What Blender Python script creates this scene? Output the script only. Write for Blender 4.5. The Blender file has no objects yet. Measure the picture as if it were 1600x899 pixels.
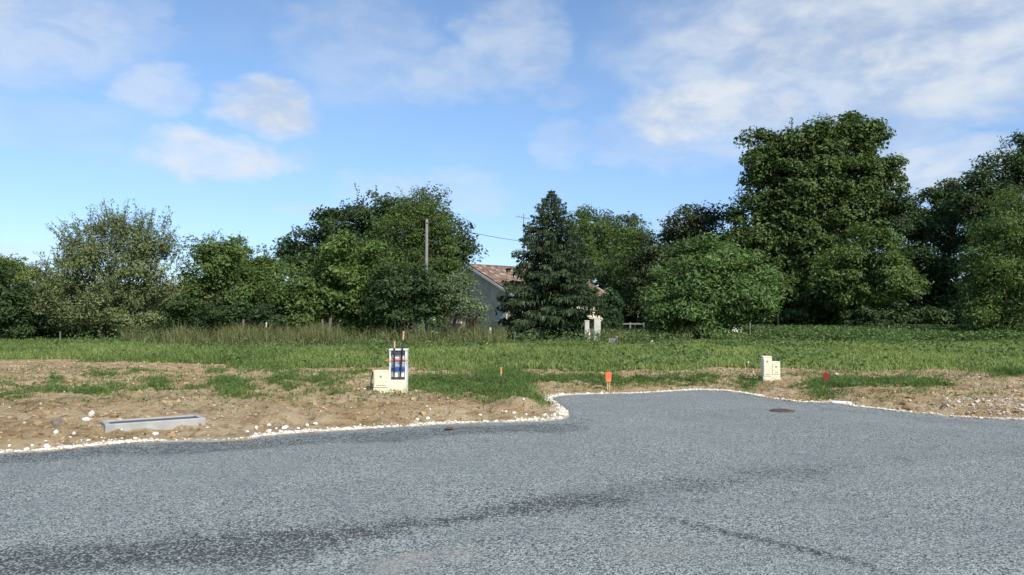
import bpy, math, random
import numpy as np
R = math.radians
rng = np.random.default_rng(7)
random.seed(7)
scene = bpy.context.scene
COL = scene.collection

# ------------------------------------------------------------------ camera
F = 1200.0                       # focal length in pixels of the 1600 wide photograph
PITCH = math.atan(50.5 / F)
CAMZ = 1.6
cam_d = bpy.data.cameras.new('camera')
cam_d.sensor_width = 36.0
cam_d.lens = 36.0 * F / 1600.0
cam_d.clip_start = 0.05
cam_d.clip_end = 6000
cam = bpy.data.objects.new('camera', cam_d)
COL.objects.link(cam)
cam.location = (0, 0, CAMZ)
cam.rotation_euler = (math.pi / 2 + PITCH, 0, 0)
scene.camera = cam

# ------------------------------------------------------------------ light
SUN_EL, SUN_AZ = R(41), R(147)   # azimuth clockwise from +Y (the viewing direction)
sdir = np.array([math.sin(SUN_AZ) * math.cos(SUN_EL), math.cos(SUN_AZ) * math.cos(SUN_EL), math.sin(SUN_EL)])
sl = bpy.data.lights.new('sun', 'SUN')
sl.energy = 3.6
sl.angle = R(0.6)
sl.color = (1.0, 0.93, 0.82)
so = bpy.data.objects.new('sun', sl)
COL.objects.link(so)
from mathutils import Vector
so.rotation_euler = Vector(sdir).to_track_quat('Z', 'Y').to_euler()

scene.view_settings.view_transform = 'Standard'
scene.view_settings.look = 'None'
scene.view_settings.gamma = 1.0
scene.view_settings.exposure = 0.5
scene.cycles.max_bounces = 6
scene.cycles.diffuse_bounces = 4
scene.cycles.glossy_bounces = 2
scene.cycles.transmission_bounces = 3

def px_az_el(px, py):
    u, v = (px - 800) / F, (449.5 - py) / F
    d = np.array([u, math.cos(PITCH) - v * math.sin(PITCH), math.sin(PITCH) + v * math.cos(PITCH)])
    d /= np.linalg.norm(d)
    return math.atan2(d[0], d[1]), math.asin(d[2])

class NT:
    """small helper to write node trees"""
    def __init__(s, tree):
        s.t = tree; s.n = tree.nodes; s.l = tree.links
    def new(s, typ, **kw):
        n = s.n.new(typ)
        for k, v in kw.items():
            setattr(n, k, v)
        return n
    def put(s, sock, v):
        if isinstance(v, bpy.types.NodeSocket):
            s.l.new(v, sock)
        elif v is not None:
            sock.default_value = v
    def math(s, op, a, b=None, c=None, clamp=False):
        n = s.new('ShaderNodeMath', operation=op, use_clamp=clamp)
        s.put(n.inputs[0], a); s.put(n.inputs[1], b)
        if c is not None: s.put(n.inputs[2], c)
        return n.outputs[0]
    def mix(s, f, a, b, mode='MIX'):
        n = s.new('ShaderNodeMix', data_type='RGBA', blend_type=mode)
        s.put(n.inputs[0], f); s.put(n.inputs[6], a); s.put(n.inputs[7], b)
        return n.outputs[2]
    def noise(s, vec, scale, detail=4, rough=0.55, dist=0.0):
        n = s.new('ShaderNodeTexNoise')
        s.put(n.inputs['Vector'], vec); n.inputs['Scale'].default_value = scale
        n.inputs['Detail'].default_value = detail; n.inputs['Roughness'].default_value = rough
        n.inputs['Distortion'].default_value = dist
        return n
    def ramp(s, f, a, b, lo=0.0, hi=1.0, smooth=True):
        n = s.new('ShaderNodeMapRange')
        n.interpolation_type = 'SMOOTHSTEP' if smooth else 'LINEAR'
        s.put(n.inputs[0], f)
        for i, v in enumerate((a, b, lo, hi)):
            s.put(n.inputs[i + 1], v)
        return n.outputs[0]

world = bpy.data.worlds.new('World')
scene.world = world
world.use_nodes = True
w = NT(world.node_tree)
w.n.clear()
sky = w.new('ShaderNodeTexSky', sky_type='NISHITA')
sky.sun_disc = False
sky.sun_elevation = SUN_EL
sky.sun_rotation = SUN_AZ
sky.altitude = 0
sky.air_density = 1.0
sky.dust_density = 0.35
sky.ozone_density = 2.5
tc = w.new('ShaderNodeTexCoord')
sep = w.new('ShaderNodeSeparateXYZ')
w.l.new(tc.outputs['Generated'], sep.inputs[0])
az = w.math('ARCTAN2', sep.outputs[0], sep.outputs[1])
el = w.math('ARCSINE', sep.outputs[2])
comb = w.new('ShaderNodeCombineXYZ')
w.put(comb.inputs[0], w.math('MULTIPLY', az, 1.0)); w.put(comb.inputs[1], w.math('MULTIPLY', el, 1.9))
nz = w.noise(comb.outputs[0], 7.0, 5, 0.52)
nsep = w.new('ShaderNodeSeparateColor'); w.l.new(nz.outputs['Color'], nsep.inputs[0])
fz = w.noise(comb.outputs[0], 22.0, 6, 0.6)
fsep = w.new('ShaderNodeSeparateColor'); w.l.new(fz.outputs['Color'], fsep.inputs[0])
waz = w.math('ADD', w.math('ADD', az, w.math('MULTIPLY', w.math('SUBTRACT', nsep.outputs[0], 0.5), 0.14)), w.math('MULTIPLY', w.math('SUBTRACT', fsep.outputs[0], 0.5), 0.075))
wel = w.math('ADD', w.math('ADD', el, w.math('MULTIPLY', w.math('SUBTRACT', nsep.outputs[1], 0.5), 0.06)), w.math('MULTIPLY', w.math('SUBTRACT', fsep.outputs[1], 0.5), 0.04))
fine = w.noise(comb.outputs[0], 14.0, 7, 0.6, .3).outputs['Fac']
BLOBS = [(425,166,92,44,.84),(345,242,125,34,.86),(238,142,60,50,.50),(60,190,150,40,.22),(40,30,150,85,.50),(190,35,70,50,.26),
  (565,70,130,95,.30),(800,70,95,85,.46),(715,112,140,45,.42),(1370,40,400,120,.70),(1120,165,160,62,.86),(1500,100,230,80,.80),
  (1190,205,260,50,.45),(1500,268,180,50,.72),(1420,205,70,34,.5),(872,228,45,34,.30),(955,222,50,45,.30),(1040,130,60,50,.30),
  (650,298,140,38,.36),(740,315,60,26,.30),(490,335,48,18,.30),(20,388,100,18,.36),(1040,345,50,22,.25),(872,158,30,28,.18),(1380,130,200,60,.6)]
dens = None
for (cx, cy, rx, ry, st) in BLOBS:
    a0, e0 = px_az_el(cx, cy)
    qa = w.math('MULTIPLY', w.math('SUBTRACT', waz, a0), F / rx)
    qe = w.math('MULTIPLY', w.math('SUBTRACT', wel, e0), F / ry)
    q = w.math('ADD', w.math('MULTIPLY', qa, qa), w.math('MULTIPLY', qe, qe))
    f = w.ramp(q, 1.3, 0.12, 0.0, st)
    dens = f if dens is None else w.math('MAXIMUM', dens, f)
# the same weather round the rest of the sky
gen = w.noise(comb.outputs[0], 3.0, 7, 0.6, 0.6).outputs['Fac']
behind = w.ramp(w.math('ABSOLUTE', az), 0.75, 1.0)
dens = w.math('MAXIMUM', dens, w.math('MULTIPLY', behind, w.ramp(gen, 0.5, 0.75, 0, .8)))
thin = w.ramp(w.noise(comb.outputs[0], 5.0, 6, 0.62, 0.4).outputs['Fac'], 0.45, 0.85, 0.0, 0.13)
dens = w.math('MULTIPLY', dens, w.ramp(fine, 0.25, 0.72, 0.52, 1.12))
dens = w.math('ADD', dens, thin, clamp=True)
shade = w.ramp(w.math('ADD', w.math('MULTIPLY', nsep.outputs[2], .6), w.math('MULTIPLY', fine, .4)), 0.36, 0.56)
cloudc = w.mix(shade, (3.6, 4.0, 4.65, 1), (4.7, 5.0, 5.35, 1))
skyc = w.mix(1.0, sky.outputs[0], (0.93, 1.0, 1.08, 1), 'MULTIPLY')
skyc = w.mix(w.ramp(el, 0.0, 0.32, 1.0, 0.0), skyc, w.mix(1.0, skyc, (.71, .75, .91, 1), 'MULTIPLY'))
bg = w.new('ShaderNodeBackground')
w.put(bg.inputs[0], w.mix(dens, skyc, cloudc))
bg.inputs[1].default_value = 0.118
wo = w.new('ShaderNodeOutputWorld')
w.l.new(bg.outputs[0], wo.inputs[0])

# ------------------------------------------------------------------ numeric helpers
def vnoise(x, y, seed=0):
    xi, yi = np.floor(x).astype(np.int64), np.floor(y).astype(np.int64)
    fx, fy = x - xi, y - yi
    fx, fy = fx * fx * (3 - 2 * fx), fy * fy * (3 - 2 * fy)
    def h(i, j):
        n = (i * 374761393 + j * 668265263 + seed * 974634777) & 0xffffffff
        n = ((n ^ (n >> 13)) * 1274126177) & 0xffffffff
        return ((n ^ (n >> 16)) & 0xffffff) / float(0xffffff)
    return (h(xi, yi) * (1 - fx) + h(xi + 1, yi) * fx) * (1 - fy) + (h(xi, yi + 1) * (1 - fx) + h(xi + 1, yi + 1) * fx) * fy
def fbm(x, y, oct=4, seed=0):
    x = np.asarray(x, float); y = np.asarray(y, float)
    s = 0; a = .5; t = 0
    for o in range(oct):
        s = s + a * vnoise(x * 2 ** o + 17.3 * o, y * 2 ** o - 9.1 * o, seed + o); t += a; a *= .5
    return s / t
def sstep(a, b, x):
    t = np.clip((np.asarray(x, float) - a) / (b - a), 0, 1)
    return t * t * (3 - 2 * t)
def ray(px, py):
    u, v = (np.asarray(px, float) - 800) / F, (449.5 - np.asarray(py, float)) / F
    y = math.cos(PITCH) - v * math.sin(PITCH)
    z = math.sin(PITCH) + v * math.cos(PITCH)
    return u / y, z / y                         # per metre of y
def W(px, py, D):
    a, b = ray(px, py)
    return np.array([float(a) * D, D, CAMZ + float(b) * D])
def flat(px, py):
    a, b = ray(px, py)
    D = CAMZ / -b
    return a * D, D
def to_px(x, y, z):
    c, s = math.cos(PITCH), math.sin(PITCH)
    dz = z - CAMZ
    d = y * c + dz * s
    v = -y * s + dz * c
    return 800 + F * x / d, 449.5 - F * v / d

# ------------------------------------------------------------------ road outline (metres)
EDGE_PX = [(0,708),(60,705),(110,700),(160,695),(200,691),(240,689),(300,688),(340,688),(380,686),(410,681),(440,678),(520,673),(600,668),
  (700,662),(745,660),(790,659),(830,657),(872,655),(888,651),(884,642),(870,630),(858,622),(875,618),(920,616),(980,615),(1040,612),(1090,609),
  (1130,610),(1170,616),(1215,624),(1250,628),(1285,629),(1300,627),(1330,634),(1380,640),(1450,647),(1520,653),(1600,656)]
edge = [tuple(float(t) for t in flat(*p)) for p in EDGE_PX]
left_ext = [(-45, -4), (-24, 2.6), (-14, 6.2), (-8.6, 8.2)]
right_ext = [(9.6, 11.9), (13, 10.9), (20, 9.0), (45, 5)]
# a finer, slightly ragged edge
raw = left_ext + edge + right_ext
fine_edge = []
for i in range(len(raw) - 1):
    (x0, y0), (x1, y1) = raw[i], raw[i + 1]
    L = math.hypot(x1 - x0, y1 - y0)
    n = max(1, int(L / 0.12)) if L < 4 else 6
    for k in range(n):
        t = k / n
        x, y = x0 + (x1 - x0) * t, y0 + (y1 - y0) * t
        j = 0.10 * (float(fbm(x * 2.2, y * 2.2, 3, 5)) - .5)
        fine_edge.append((x - j * (y1 - y0) / L, y + j * (x1 - x0) / L))
fine_edge.append(raw[-1])
EDGE = np.array(fine_edge)
ROADPOLY = np.vstack([EDGE, [(45, -25), (-45, -25)]])

def seg_dist(X, Y, poly):
    best = np.full(X.shape, 1e9); bx = np.zeros_like(X); by = np.zeros_like(X)
    for (ax, ay), (cx, cy) in zip(poly[:-1], poly[1:]):
        dx, dy = cx - ax, cy - ay
        t = np.clip(((X - ax) * dx + (Y - ay) * dy) / (dx * dx + dy * dy + 1e-12), 0, 1)
        qx, qy = ax + t * dx, ay + t * dy
        d = (X - qx) ** 2 + (Y - qy) ** 2
        m = d < best
        best = np.where(m, d, best); bx = np.where(m, qx, bx); by = np.where(m, qy, by)
    return np.sqrt(best), bx, by
def inside(X, Y, poly):
    r = np.zeros(X.shape, bool)
    n = len(poly)
    for i in range(n):
        (ax, ay), (cx, cy) = poly[i], poly[(i + 1) % n]
        c = ((ay > Y) != (cy > Y))
        with np.errstate(divide='ignore', invalid='ignore'):
            xx = (cx - ax) * (Y - ay) / (cy - ay + 1e-15) + ax
        r ^= c & (X < xx)
    return r
def road_sd(X, Y):
    X = np.asarray(X, float); Y = np.asarray(Y, float)
    d, _, _ = seg_dist(X, Y, EDGE)
    return np.where(inside(X, Y, ROADPOLY), -d, d)
def height(X, Y):
    X = np.asarray(X, float); Y = np.asarray(Y, float)
    sd = road_sd(X, Y)
    near = sstep(45, 20, Y)
    bank = 0.13 * sstep(0.05, 1.7, sd)
    lump = (fbm(X * 1.3, Y * 1.3, 3, 2) - .5) * 0.16 + (fbm(X * 4.5, Y * 4.5, 3, 8) - .5) * 0.13 + (fbm(X * 11, Y * 11, 2, 12) - .5) * 0.08
    # the little heap on the road corner
    hx, hy = flat(818, 640)
    heap = 0.16 * np.exp(-(((X - hx) / .38) ** 2 + ((Y - hy) / .55) ** 2))
    out = bank + lump * sstep(0.0, 0.5, sd) * (0.35 + .65 * near) + heap
    rise = 0.0055 * np.clip(Y - 18.5, 0, 42) + (fbm(X * .12, Y * .12, 2, 3) - .5) * 0.3 * sstep(22, 34, Y)
    return np.where(sd > -0.02, out + rise, -0.07 * sstep(0, .15, -sd))
def G(px, py):
    """where the line of sight through a pixel meets the ground"""
    a, b = [float(t) for t in ray(px, py)]
    D = np.concatenate([np.arange(3, 30, .05), np.arange(30, 80, .25)])
    zr = CAMZ + b * D
    h = height(a * D, D)
    k = np.argmax(zr <= h)
    if zr[k] > h[k]: k = len(D) - 1
    return np.array([a * D[k], D[k], h[k]])

# ------------------------------------------------------------------ mesh helpers
def npmesh(name, V, faces, attrs=None, smooth=False):
    """faces: list of (n,k) index arrays; attrs: dict of per-face floats"""
    me = bpy.data.meshes.new(name)
    V = np.ascontiguousarray(V, dtype=np.float32)
    me.vertices.add(len(V)); me.vertices.foreach_set('co', V.ravel())
    li = np.concatenate([f.ravel() for f in faces]).astype(np.int32)
    tot = np.concatenate([np.full(len(f), f.shape[1], np.int32) for f in faces])
    st = np.concatenate([[0], np.cumsum(tot)[:-1]]).astype(np.int32)
    me.loops.add(len(li)); me.loops.foreach_set('vertex_index', li)
    me.polygons.add(len(tot)); me.polygons.foreach_set('loop_start', st)
    try: me.polygons.foreach_set('loop_total', tot)
    except Exception: pass
    me.polygons.foreach_set('use_smooth', np.full(len(tot), bool(smooth)))
    for k, (dom, a) in (attrs or {}).items():
        at = me.attributes.new(k, 'FLOAT', dom)
        at.data.foreach_set('value', np.asarray(a, np.float32))
    me.update(calc_edges=True)
    return me
def link(name, me, mat, parent=None, loc=None, label=None, cat=None, group=None, kind=None):
    o = bpy.data.objects.new(name, me)
    COL.objects.link(o)
    if mat is not None: me.materials.append(mat)
    if parent is not None: o.parent = parent
    if loc is not None: o.location = loc
    tag(o, label, cat, group, kind)
    return o
def tag(o, label=None, cat=None, group=None, kind=None):
    for k, v in (('label', label), ('category', cat), ('group', group), ('kind', kind)):
        if v: o[k] = v
def thing(name, loc, label, cat, group=None, rz=0.0):
    o = bpy.data.objects.new(name, None)
    COL.objects.link(o)
    o.location = loc; o.rotation_euler = (0, 0, rz); o.empty_display_size = .2
    tag(o, label, cat, group)
    return o
class MB:
    """collects boxes, tubes and sheets into one mesh"""
    def __init__(s): s.V = []; s.F3 = []; s.F4 = []; s.n = 0
    def add(s, V, F):
        V = np.asarray(V, float); F = np.asarray(F, int) + s.n
        s.V.append(V); (s.F3 if F.shape[1] == 3 else s.F4).append(F); s.n += len(V)
    def box(s, lo, hi, bev=0.006, R3=None, at=(0, 0, 0)):
        lo = np.array(lo, float); hi = np.array(hi, float)
        b = min(bev, *(0.45 * (hi - lo)))
        P = []
        idx = {}
        def pv(p):
            k = tuple(np.round(p, 6))
            if k not in idx:
                idx[k] = len(P); P.append(p)
            return idx[k]
        f4, f3 = [], []
        c = [(lo, hi)]
        def corner(sx, sy, sz, ax):
            q = np.array([hi[0] if sx else lo[0], hi[1] if sy else lo[1], hi[2] if sz else lo[2]])
            sg = np.array([1 if sx else -1, 1 if sy else -1, 1 if sz else -1])
            for k in range(3):
                if k != ax: q[k] -= sg[k] * b
            return q
        for ax in range(3):
            u, v = [(1, 2), (2, 0), (0, 1)][ax]
            for sgn in (0, 1):
                quad = []
                for (su, sv) in ((0, 0), (1, 0), (1, 1), (0, 1)):
                    S = [0, 0, 0]; S[ax] = sgn; S[u] = su; S[v] = sv
                    quad.append(pv(corner(*S, ax)))
                f4.append(quad if sgn else quad[::-1])
        for ax in range(3):                      # edges along ax
            u, v = [(1, 2), (2, 0), (0, 1)][ax]
            for su in (0, 1):
                for sv in (0, 1):
                    q = []
                    for sa, which in ((0, u), (1, u), (1, v), (0, v)):
                        S = [0, 0, 0]; S[ax] = sa; S[u] = su; S[v] = sv
                        q.append(pv(corner(*S, which)))
                    f4.append(q if (su == sv) ^ True else q[::-1])
        for sx in (0, 1):
            for sy in (0, 1):
                for sz in (0, 1):
                    t = [pv(corner(sx, sy, sz, k)) for k in range(3)]
                    f3.append(t if (sx + sy + sz) % 2 else t[::-1])
        P = np.array(P)
        if R3 is not None: P = P @ np.asarray(R3).T
        P = P + np.array(at)
        n0 = s.n
        s.V.append(P); s.F4.append(np.array(f4) + n0); s.F3.append(np.array(f3) + n0); s.n += len(P)
    def tube(s, pts, rad, sides=8, cap=True):
        pts = np.asarray(pts, float); m = len(pts)
        rad = np.broadcast_to(np.asarray(rad, float), (m,))
        T = np.gradient(pts, axis=0); T /= np.linalg.norm(T, axis=1)[:, None] + 1e-12
        ref = np.array([0, 0, 1.0]) if abs(T[0][2]) < .9 else np.array([1.0, 0, 0])
        A = np.cross(T, ref); A /= np.linalg.norm(A, axis=1)[:, None] + 1e-12
        B = np.cross(T, A)
        an = np.arange(sides) * 2 * math.pi / sides
        V = pts[:, None] + rad[:, None, None] * (np.cos(an)[None, :, None] * A[:, None] + np.sin(an)[None, :, None] * B[:, None])
        V = V.reshape(-1, 3)
        i = np.arange(m - 1)[:, None] * sides; j = np.arange(sides)[None]; k = (j + 1) % sides
        Fq = np.stack([i + j, i + k, i + sides + k, i + sides + j], -1).reshape(-1, 4)
        n0 = s.n
        s.V.append(V); s.F4.append(Fq + n0); s.n += len(V)
        if cap:
            for e, o in ((0, 0), (1, (m - 1) * sides)):
                c = s.n
                s.V.append(pts[[0 if e == 0 else -1]]); s.n += 1
                jj = np.arange(sides)
                s.F3.append(np.stack([n0 + o + jj, n0 + o + (jj + 1) % sides, np.full(sides, c)], -1))
    def mesh(s, name, smooth=False):
        fs = []
        if s.F4: fs.append(np.vstack(s.F4))
        if s.F3: fs.append(np.vstack(s.F3))
        return npmesh(name, np.vstack(s.V), fs, smooth=smooth)
    def build(s, name, mat, parent=None, smooth=False, **kw):
        return link(name, s.mesh(name, smooth), mat, parent, **kw)
def rotz(a):
    return np.array([[math.cos(a), -math.sin(a), 0], [math.sin(a), math.cos(a), 0], [0, 0, 1]])

# ------------------------------------------------------------------ materials
def material(name):
    m = bpy.data.materials.new(name); m.use_nodes = True
    t = NT(m.node_tree); t.n.clear()
    out = t.new('ShaderNodeOutputMaterial')
    b = t.new('ShaderNodeBsdfPrincipled')
    t.l.new(b.outputs[0], out.inputs[0])
    return m, t, b, out
def plain(name, col, rough=.6, var=.25, scale=6.0, bump=.15, bscale=60.0, metal=0.0, dirt=0.0, dirtcol=(.2, .14, .08, 1)):
    m, t, b, out = material(name)
    g = t.new('ShaderNodeNewGeometry')
    n = t.noise(g.outputs['Position'], scale, 6, .65).outputs['Fac']
    f = t.ramp(n, .3, .7, 1 - var, 1 + var)
    c = t.mix(1.0, (*col, 1), None, 'MULTIPLY')
    mx = c.node
    cc = t.new('ShaderNodeCombineColor')
    for i in range(3): t.l.new(f, cc.inputs[i])
    t.l.new(cc.outputs[0], mx.inputs[7])
    if dirt:
        n2 = t.noise(g.outputs['Position'], scale * 2.3, 6, .7).outputs['Fac']
        c = t.mix(t.ramp(n2, .5, .72, 0, dirt), c, dirtcol)
    t.l.new(c, b.inputs['Base Color'])
    b.inputs['Roughness'].default_value = rough
    b.inputs['Metallic'].default_value = metal
    b.inputs['Specular IOR Level'].default_value = .35
    if bump:
        bn = t.new('ShaderNodeBump'); bn.inputs['Strength'].default_value = bump; bn.inputs['Distance'].default_value = .01
        t.l.new(t.noise(g.outputs['Position'], bscale, 5, .6).outputs['Fac'], bn.inputs['Height'])
        t.l.new(bn.outputs[0], b.inputs['Normal'])
    return m
def leafmat(name, dark, light, trans=.25, rough=.5, third=None):
    m, t, b, out = material(name)
    a = t.new('ShaderNodeAttribute', attribute_name='rnd')
    c = t.mix(a.outputs['Fac'], (*dark, 1), (*light, 1))
    if third:
        c = t.mix(t.ramp(a.outputs['Fac'], .82, .97), c, (*third, 1))
    t.l.new(c, b.inputs['Base Color'])
    b.inputs['Roughness'].default_value = rough
    b.inputs['Specular IOR Level'].default_value = .3
    tr = t.new('ShaderNodeBsdfTranslucent')
    t.l.new(t.mix(1.0, c, (1.5, 1.6, .7, 1), 'MULTIPLY'), tr.inputs[0])
    ms = t.new('ShaderNodeMixShader'); ms.inputs[0].default_value = trans
    t.l.new(b.outputs[0], ms.inputs[1]); t.l.new(tr.outputs[0], ms.inputs[2])
    t.l.new(ms.outputs[0], out.inputs[0])
    return m

# ------------------------------------------------------------------ ground masks
MEADOW = np.array([(-300,556),(0,558),(200,562),(300,566),(400,574),(500,578),(640,575),(860,575),(900,576),(1100,576),(1200,577),(1600,579),(1900,580)], float)
# weeds on the bare earth: px centre, half sizes in px, height in m, density
WEEDS = [(26,632,40,6,.10,1),(22,609,16,4,.10,.8),(85,604,14,4,.10,.8),(125,625,52,9,.14,1.2),(160,595,24,4,.10,1),(176,612,24,4,.10,1),
  (240,620,42,6,.12,1.1),(258,606,26,5,.12,1),(300,616,18,6,.12,.8),(362,613,42,11,.16,1.2),(442,609,34,9,.14,1),(508,606,30,10,.16,1.2),
  (535,628,22,4,.10,1),(336,590,16,5,.12,.7),(380,628,42,5,.08,.7),(565,640,10,4,.10,.7),(60,620,30,5,.08,.5),(210,590,40,3,.08,.5),(420,590,60,4,.08,.7),(560,592,40,4,.10,.7),(470,598,60,4,.08,.6),
  (730,612,95,14,.13,1.5),(785,606,44,17,.22,1.8),(690,606,55,10,.12,1.1),(845,630,22,7,.14,1.5),(770,632,60,6,.16,1.0),(600,604,20,4,.1,.5),
  (900,604,80,6,.13,1.1),(1000,603,60,4,.10,.9),(1090,601,90,5,.10,1.0),(1170,607,30,5,.10,.7),
  (1292,613,30,10,.15,1.6),(1350,610,50,8,.11,1.3),(1420,610,60,7,.13,1.3),(1480,612,30,3,.08,.6),(1575,593,40,5,.14,1.3),(1240,612,20,3,.06,.4),(1500,622,60,6,.05,.3),
  (190,598,270,24,.07,.14),(480,610,170,22,.08,.18),(900,594,260,8,.07,.15),(1350,598,210,12,.07,.18),(300,645,320,12,.05,.05),(1450,625,140,10,.05,.12)]
def weed_field(PX, PY):
    f = np.zeros_like(PX)
    for (cx, cy, rx, ry, h, d) in WEEDS:
        q = ((PX - cx) / rx) ** 2 + ((PY - cy) / ry) ** 2
        f = np.maximum(f, sstep(1.3, .3, q) * min(d, 1))
    return f
def masks(X, Y, Z):
    PX, PY = to_px(X, np.maximum(Y, 3.0), Z)
    wob = (fbm(X * .5, Y * .5, 4, 21) - .5)
    b = np.interp(PX, MEADOW[:, 0], MEADOW[:, 1])
    mead = sstep(4, -4, PY - b + wob * 22)
    weeds = weed_field(PX + wob * 20, PY + wob * 6)
    return mead, weeds, PX, PY

# ------------------------------------------------------------------ ground
def axis(parts):
    a = []
    for lo, hi, st in parts: a += list(np.arange(lo, hi, st))
    return np.array(a)
gx = np.concatenate([-np.geomspace(12, 2500, 60)[::-1], np.arange(-11.9, 12, .07), np.geomspace(12.05, 2500, 60)])
gy = np.concatenate([-np.geomspace(1, 2500, 24)[::-1], np.arange(-.5, 8, .5), np.arange(8, 22, .07), np.arange(22, 34, .16), np.arange(34, 70, .6), np.geomspace(70.5, 3000, 40)])
GX, GY = np.meshgrid(gx, gy)
GZ = height(GX.ravel(), GY.ravel()).reshape(GX.shape)
V = np.stack([GX.ravel(), GY.ravel(), GZ.ravel()], 1)
nx, ny = len(gx), len(gy)
ii = (np.arange(ny - 1)[:, None] * nx + np.arange(nx - 1)[None]).ravel()
Fg = np.stack([ii, ii + 1, ii + 1 + nx, ii + nx], 1)
mead, weeds, PXg, PYg = masks(V[:, 0], V[:, 1], V[:, 2])
sdg = road_sd(V[:, 0], V[:, 1])
lime = sstep(.30, .02, sdg) * sstep(.38, .62, fbm(V[:, 0] * 3, V[:, 1] * 3, 3, 31))
heapR = sstep(1.0, .2, ((PXg - 1560) / 130) ** 2 + ((PYg - 640) / 16) ** 2)
gme = npmesh('ground', V, [Fg], {'meadow': ('POINT', mead), 'weeds': ('POINT', weeds), 'lime': ('POINT', lime)}, smooth=True)
m, t, b, out = material('bare_earth')
g = t.new('ShaderNodeNewGeometry'); pos = g.outputs['Position']
n1 = t.noise(pos, .55, 5, .6).outputs['Fac']; n2 = t.noise(pos, 4.0, 6, .7).outputs['Fac']; n3 = t.noise(pos, 30.0, 5, .75).outputs['Fac']
c = t.mix(t.ramp(n1, .35, .65), (.50, .36, .19, 1), (.64, .505, .31, 1))
c = t.mix(t.ramp(n2, .45, .68, 0, .8), c, (.24, .145, .07, 1)); n6 = t.noise(pos, 1.7, 6, .7, .5).outputs['Fac']; c = t.mix(t.ramp(n6, .56, .70, 0, .75), c, (.20, .125, .065, 1))
c = t.mix(t.ramp(n3, .55, .75, 0, .6), c, (.56, .46, .33, 1))
c = t.mix(t.ramp(n3, .44, .28, 0, .6), c, (.17, .11, .055, 1))
al = t.new('ShaderNodeAttribute', attribute_name='lime')
c = t.mix(t.math('MULTIPLY', al.outputs['Fac'], .6), c, (.72, .68, .58, 1))
aw = t.new('ShaderNodeAttribute', attribute_name='weeds'); am = t.new('ShaderNodeAttribute', attribute_name='meadow')
n4 = t.noise(pos, 2.6, 6, .7).outputs['Fac']
veg = t.math('MAXIMUM', t.math('MULTIPLY', aw.outputs['Fac'], .38), am.outputs['Fac'])
veg = t.ramp(t.math('ADD', veg, t.math('MULTIPLY', t.math('SUBTRACT', n4, .5), .9)), .35, .65)
c = t.mix(veg, c, t.mix(n2, (.06, .09, .026, 1), (.14, .155, .06, 1)))
t.l.new(c, b.inputs['Base Color']); b.inputs['Roughness'].default_value = .95; b.inputs['Specular IOR Level'].default_value = .1
bn = t.new('ShaderNodeBump'); bn.inputs['Strength'].default_value = 1.0; bn.inputs['Distance'].default_value = .08
t.l.new(t.math('ADD', t.noise(pos, 24, 6, .7).outputs['Fac'], t.math('MULTIPLY', n3, .5)), bn.inputs['Height'])
t.l.new(bn.outputs[0], b.inputs['Normal'])
link('ground', gme, m, kind='structure')

# ------------------------------------------------------------------ road
rx_ = np.concatenate([np.arange(-45, -12, 1.5), np.arange(-12, 12, .08), np.arange(12, 45.1, 1.5)])
ry_ = np.concatenate([np.arange(-25, 3, 1.0), np.arange(3, 18.2, .08)])
RX, RY = np.meshgrid(rx_, ry_)
X, Y = RX.ravel(), RY.ravel()
ins = inside(X, Y, ROADPOLY)
dd, qx, qy = seg_dist(X, Y, EDGE)
nx, ny = len(rx_), len(ry_)
ii = (np.arange(ny - 1)[:, None] * nx + np.arange(nx - 1)[None]).ravel()
Fr = np.stack([ii, ii + 1, ii + 1 + nx, ii + nx], 1)
keep = ins[Fr].any(1)
Fr = Fr[keep]
used = np.zeros(len(X), bool); used[Fr.ravel()] = True
mv = used & ~ins & (dd < 2.2)
X = np.where(mv, qx, X); Y = np.where(mv, qy, Y)
remap = np.cumsum(used) - 1
Fr = remap[Fr]; X = X[used]; Y = Y[used]
Z = 0.015 * (fbm(X * .5, Y * .5, 2, 41) - .5) + 0.006 * (fbm(X * 4, Y * 4, 2, 42) - .5)
sd_r, _, _ = seg_dist(X, Y, EDGE)
Z = Z - .03 * sstep(.10, 0, sd_r)
# worn and rough bands in the fresh surface, drawn as strips on the ground
def band(pts, w0, w1=None, amp=1.0, soft=.5, seed=0):
    P = np.array([flat(*p) for p in pts], float)
    d, _, _ = seg_dist(X, Y, P)
    wob = (fbm(X * 1.3, Y * 1.3, 4, 60 + seed) - .5) * w0 * 1.2
    return amp * sstep(w0, w0 * (1 - soft), d + wob)
dark = np.zeros_like(X)
BANDS = [([(-150,905),(0,888),(300,862),(560,832),(800,798),(930,780)], .60, .9, .8),
         ([(860,790),(960,775),(1100,755),(1260,735)], .55, .6, .9),
         ([(-100,872),(100,852),(400,822)], .24, .5, .8),
         ([(1000,770),(1200,742),(1420,716),(1600,705)], .5, .38, .9),
         ([(1030,808),(1100,824),(1180,842),(1260,860),(1330,878),(1420,905)], .11, .95, .8),
         ([(0,716),(200,704),(420,694),(640,680),(860,668)], .62, .78, .6),
         ([(640,672),(760,668),(860,665),(925,660)], .06, .85, .6),
         ([(885,650),(905,654),(925,658)], .06, .95, .6),
         ([(1010,648),(1080,645),(1160,640),(1215,640)], .05, .55, .6),
         ([(1300,640),(1420,652),(1600,668)], .30, .45, .8),
         ([(1430,668),(1520,676),(1600,682)], .07, .5, .6),
         ([(600,868),(720,850),(860,828),(940,810),(1000,805),(1060,816)], .022, .9, .6),
         ([(1500,828),(1560,826),(1640,838)], .03, .6, .6),
         ([(1080,782),(1200,778),(1320,790)], .12, .35, .9),
         ([(1180,612),(1250,632),(1300,632)], .18, .4, .7)]
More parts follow.
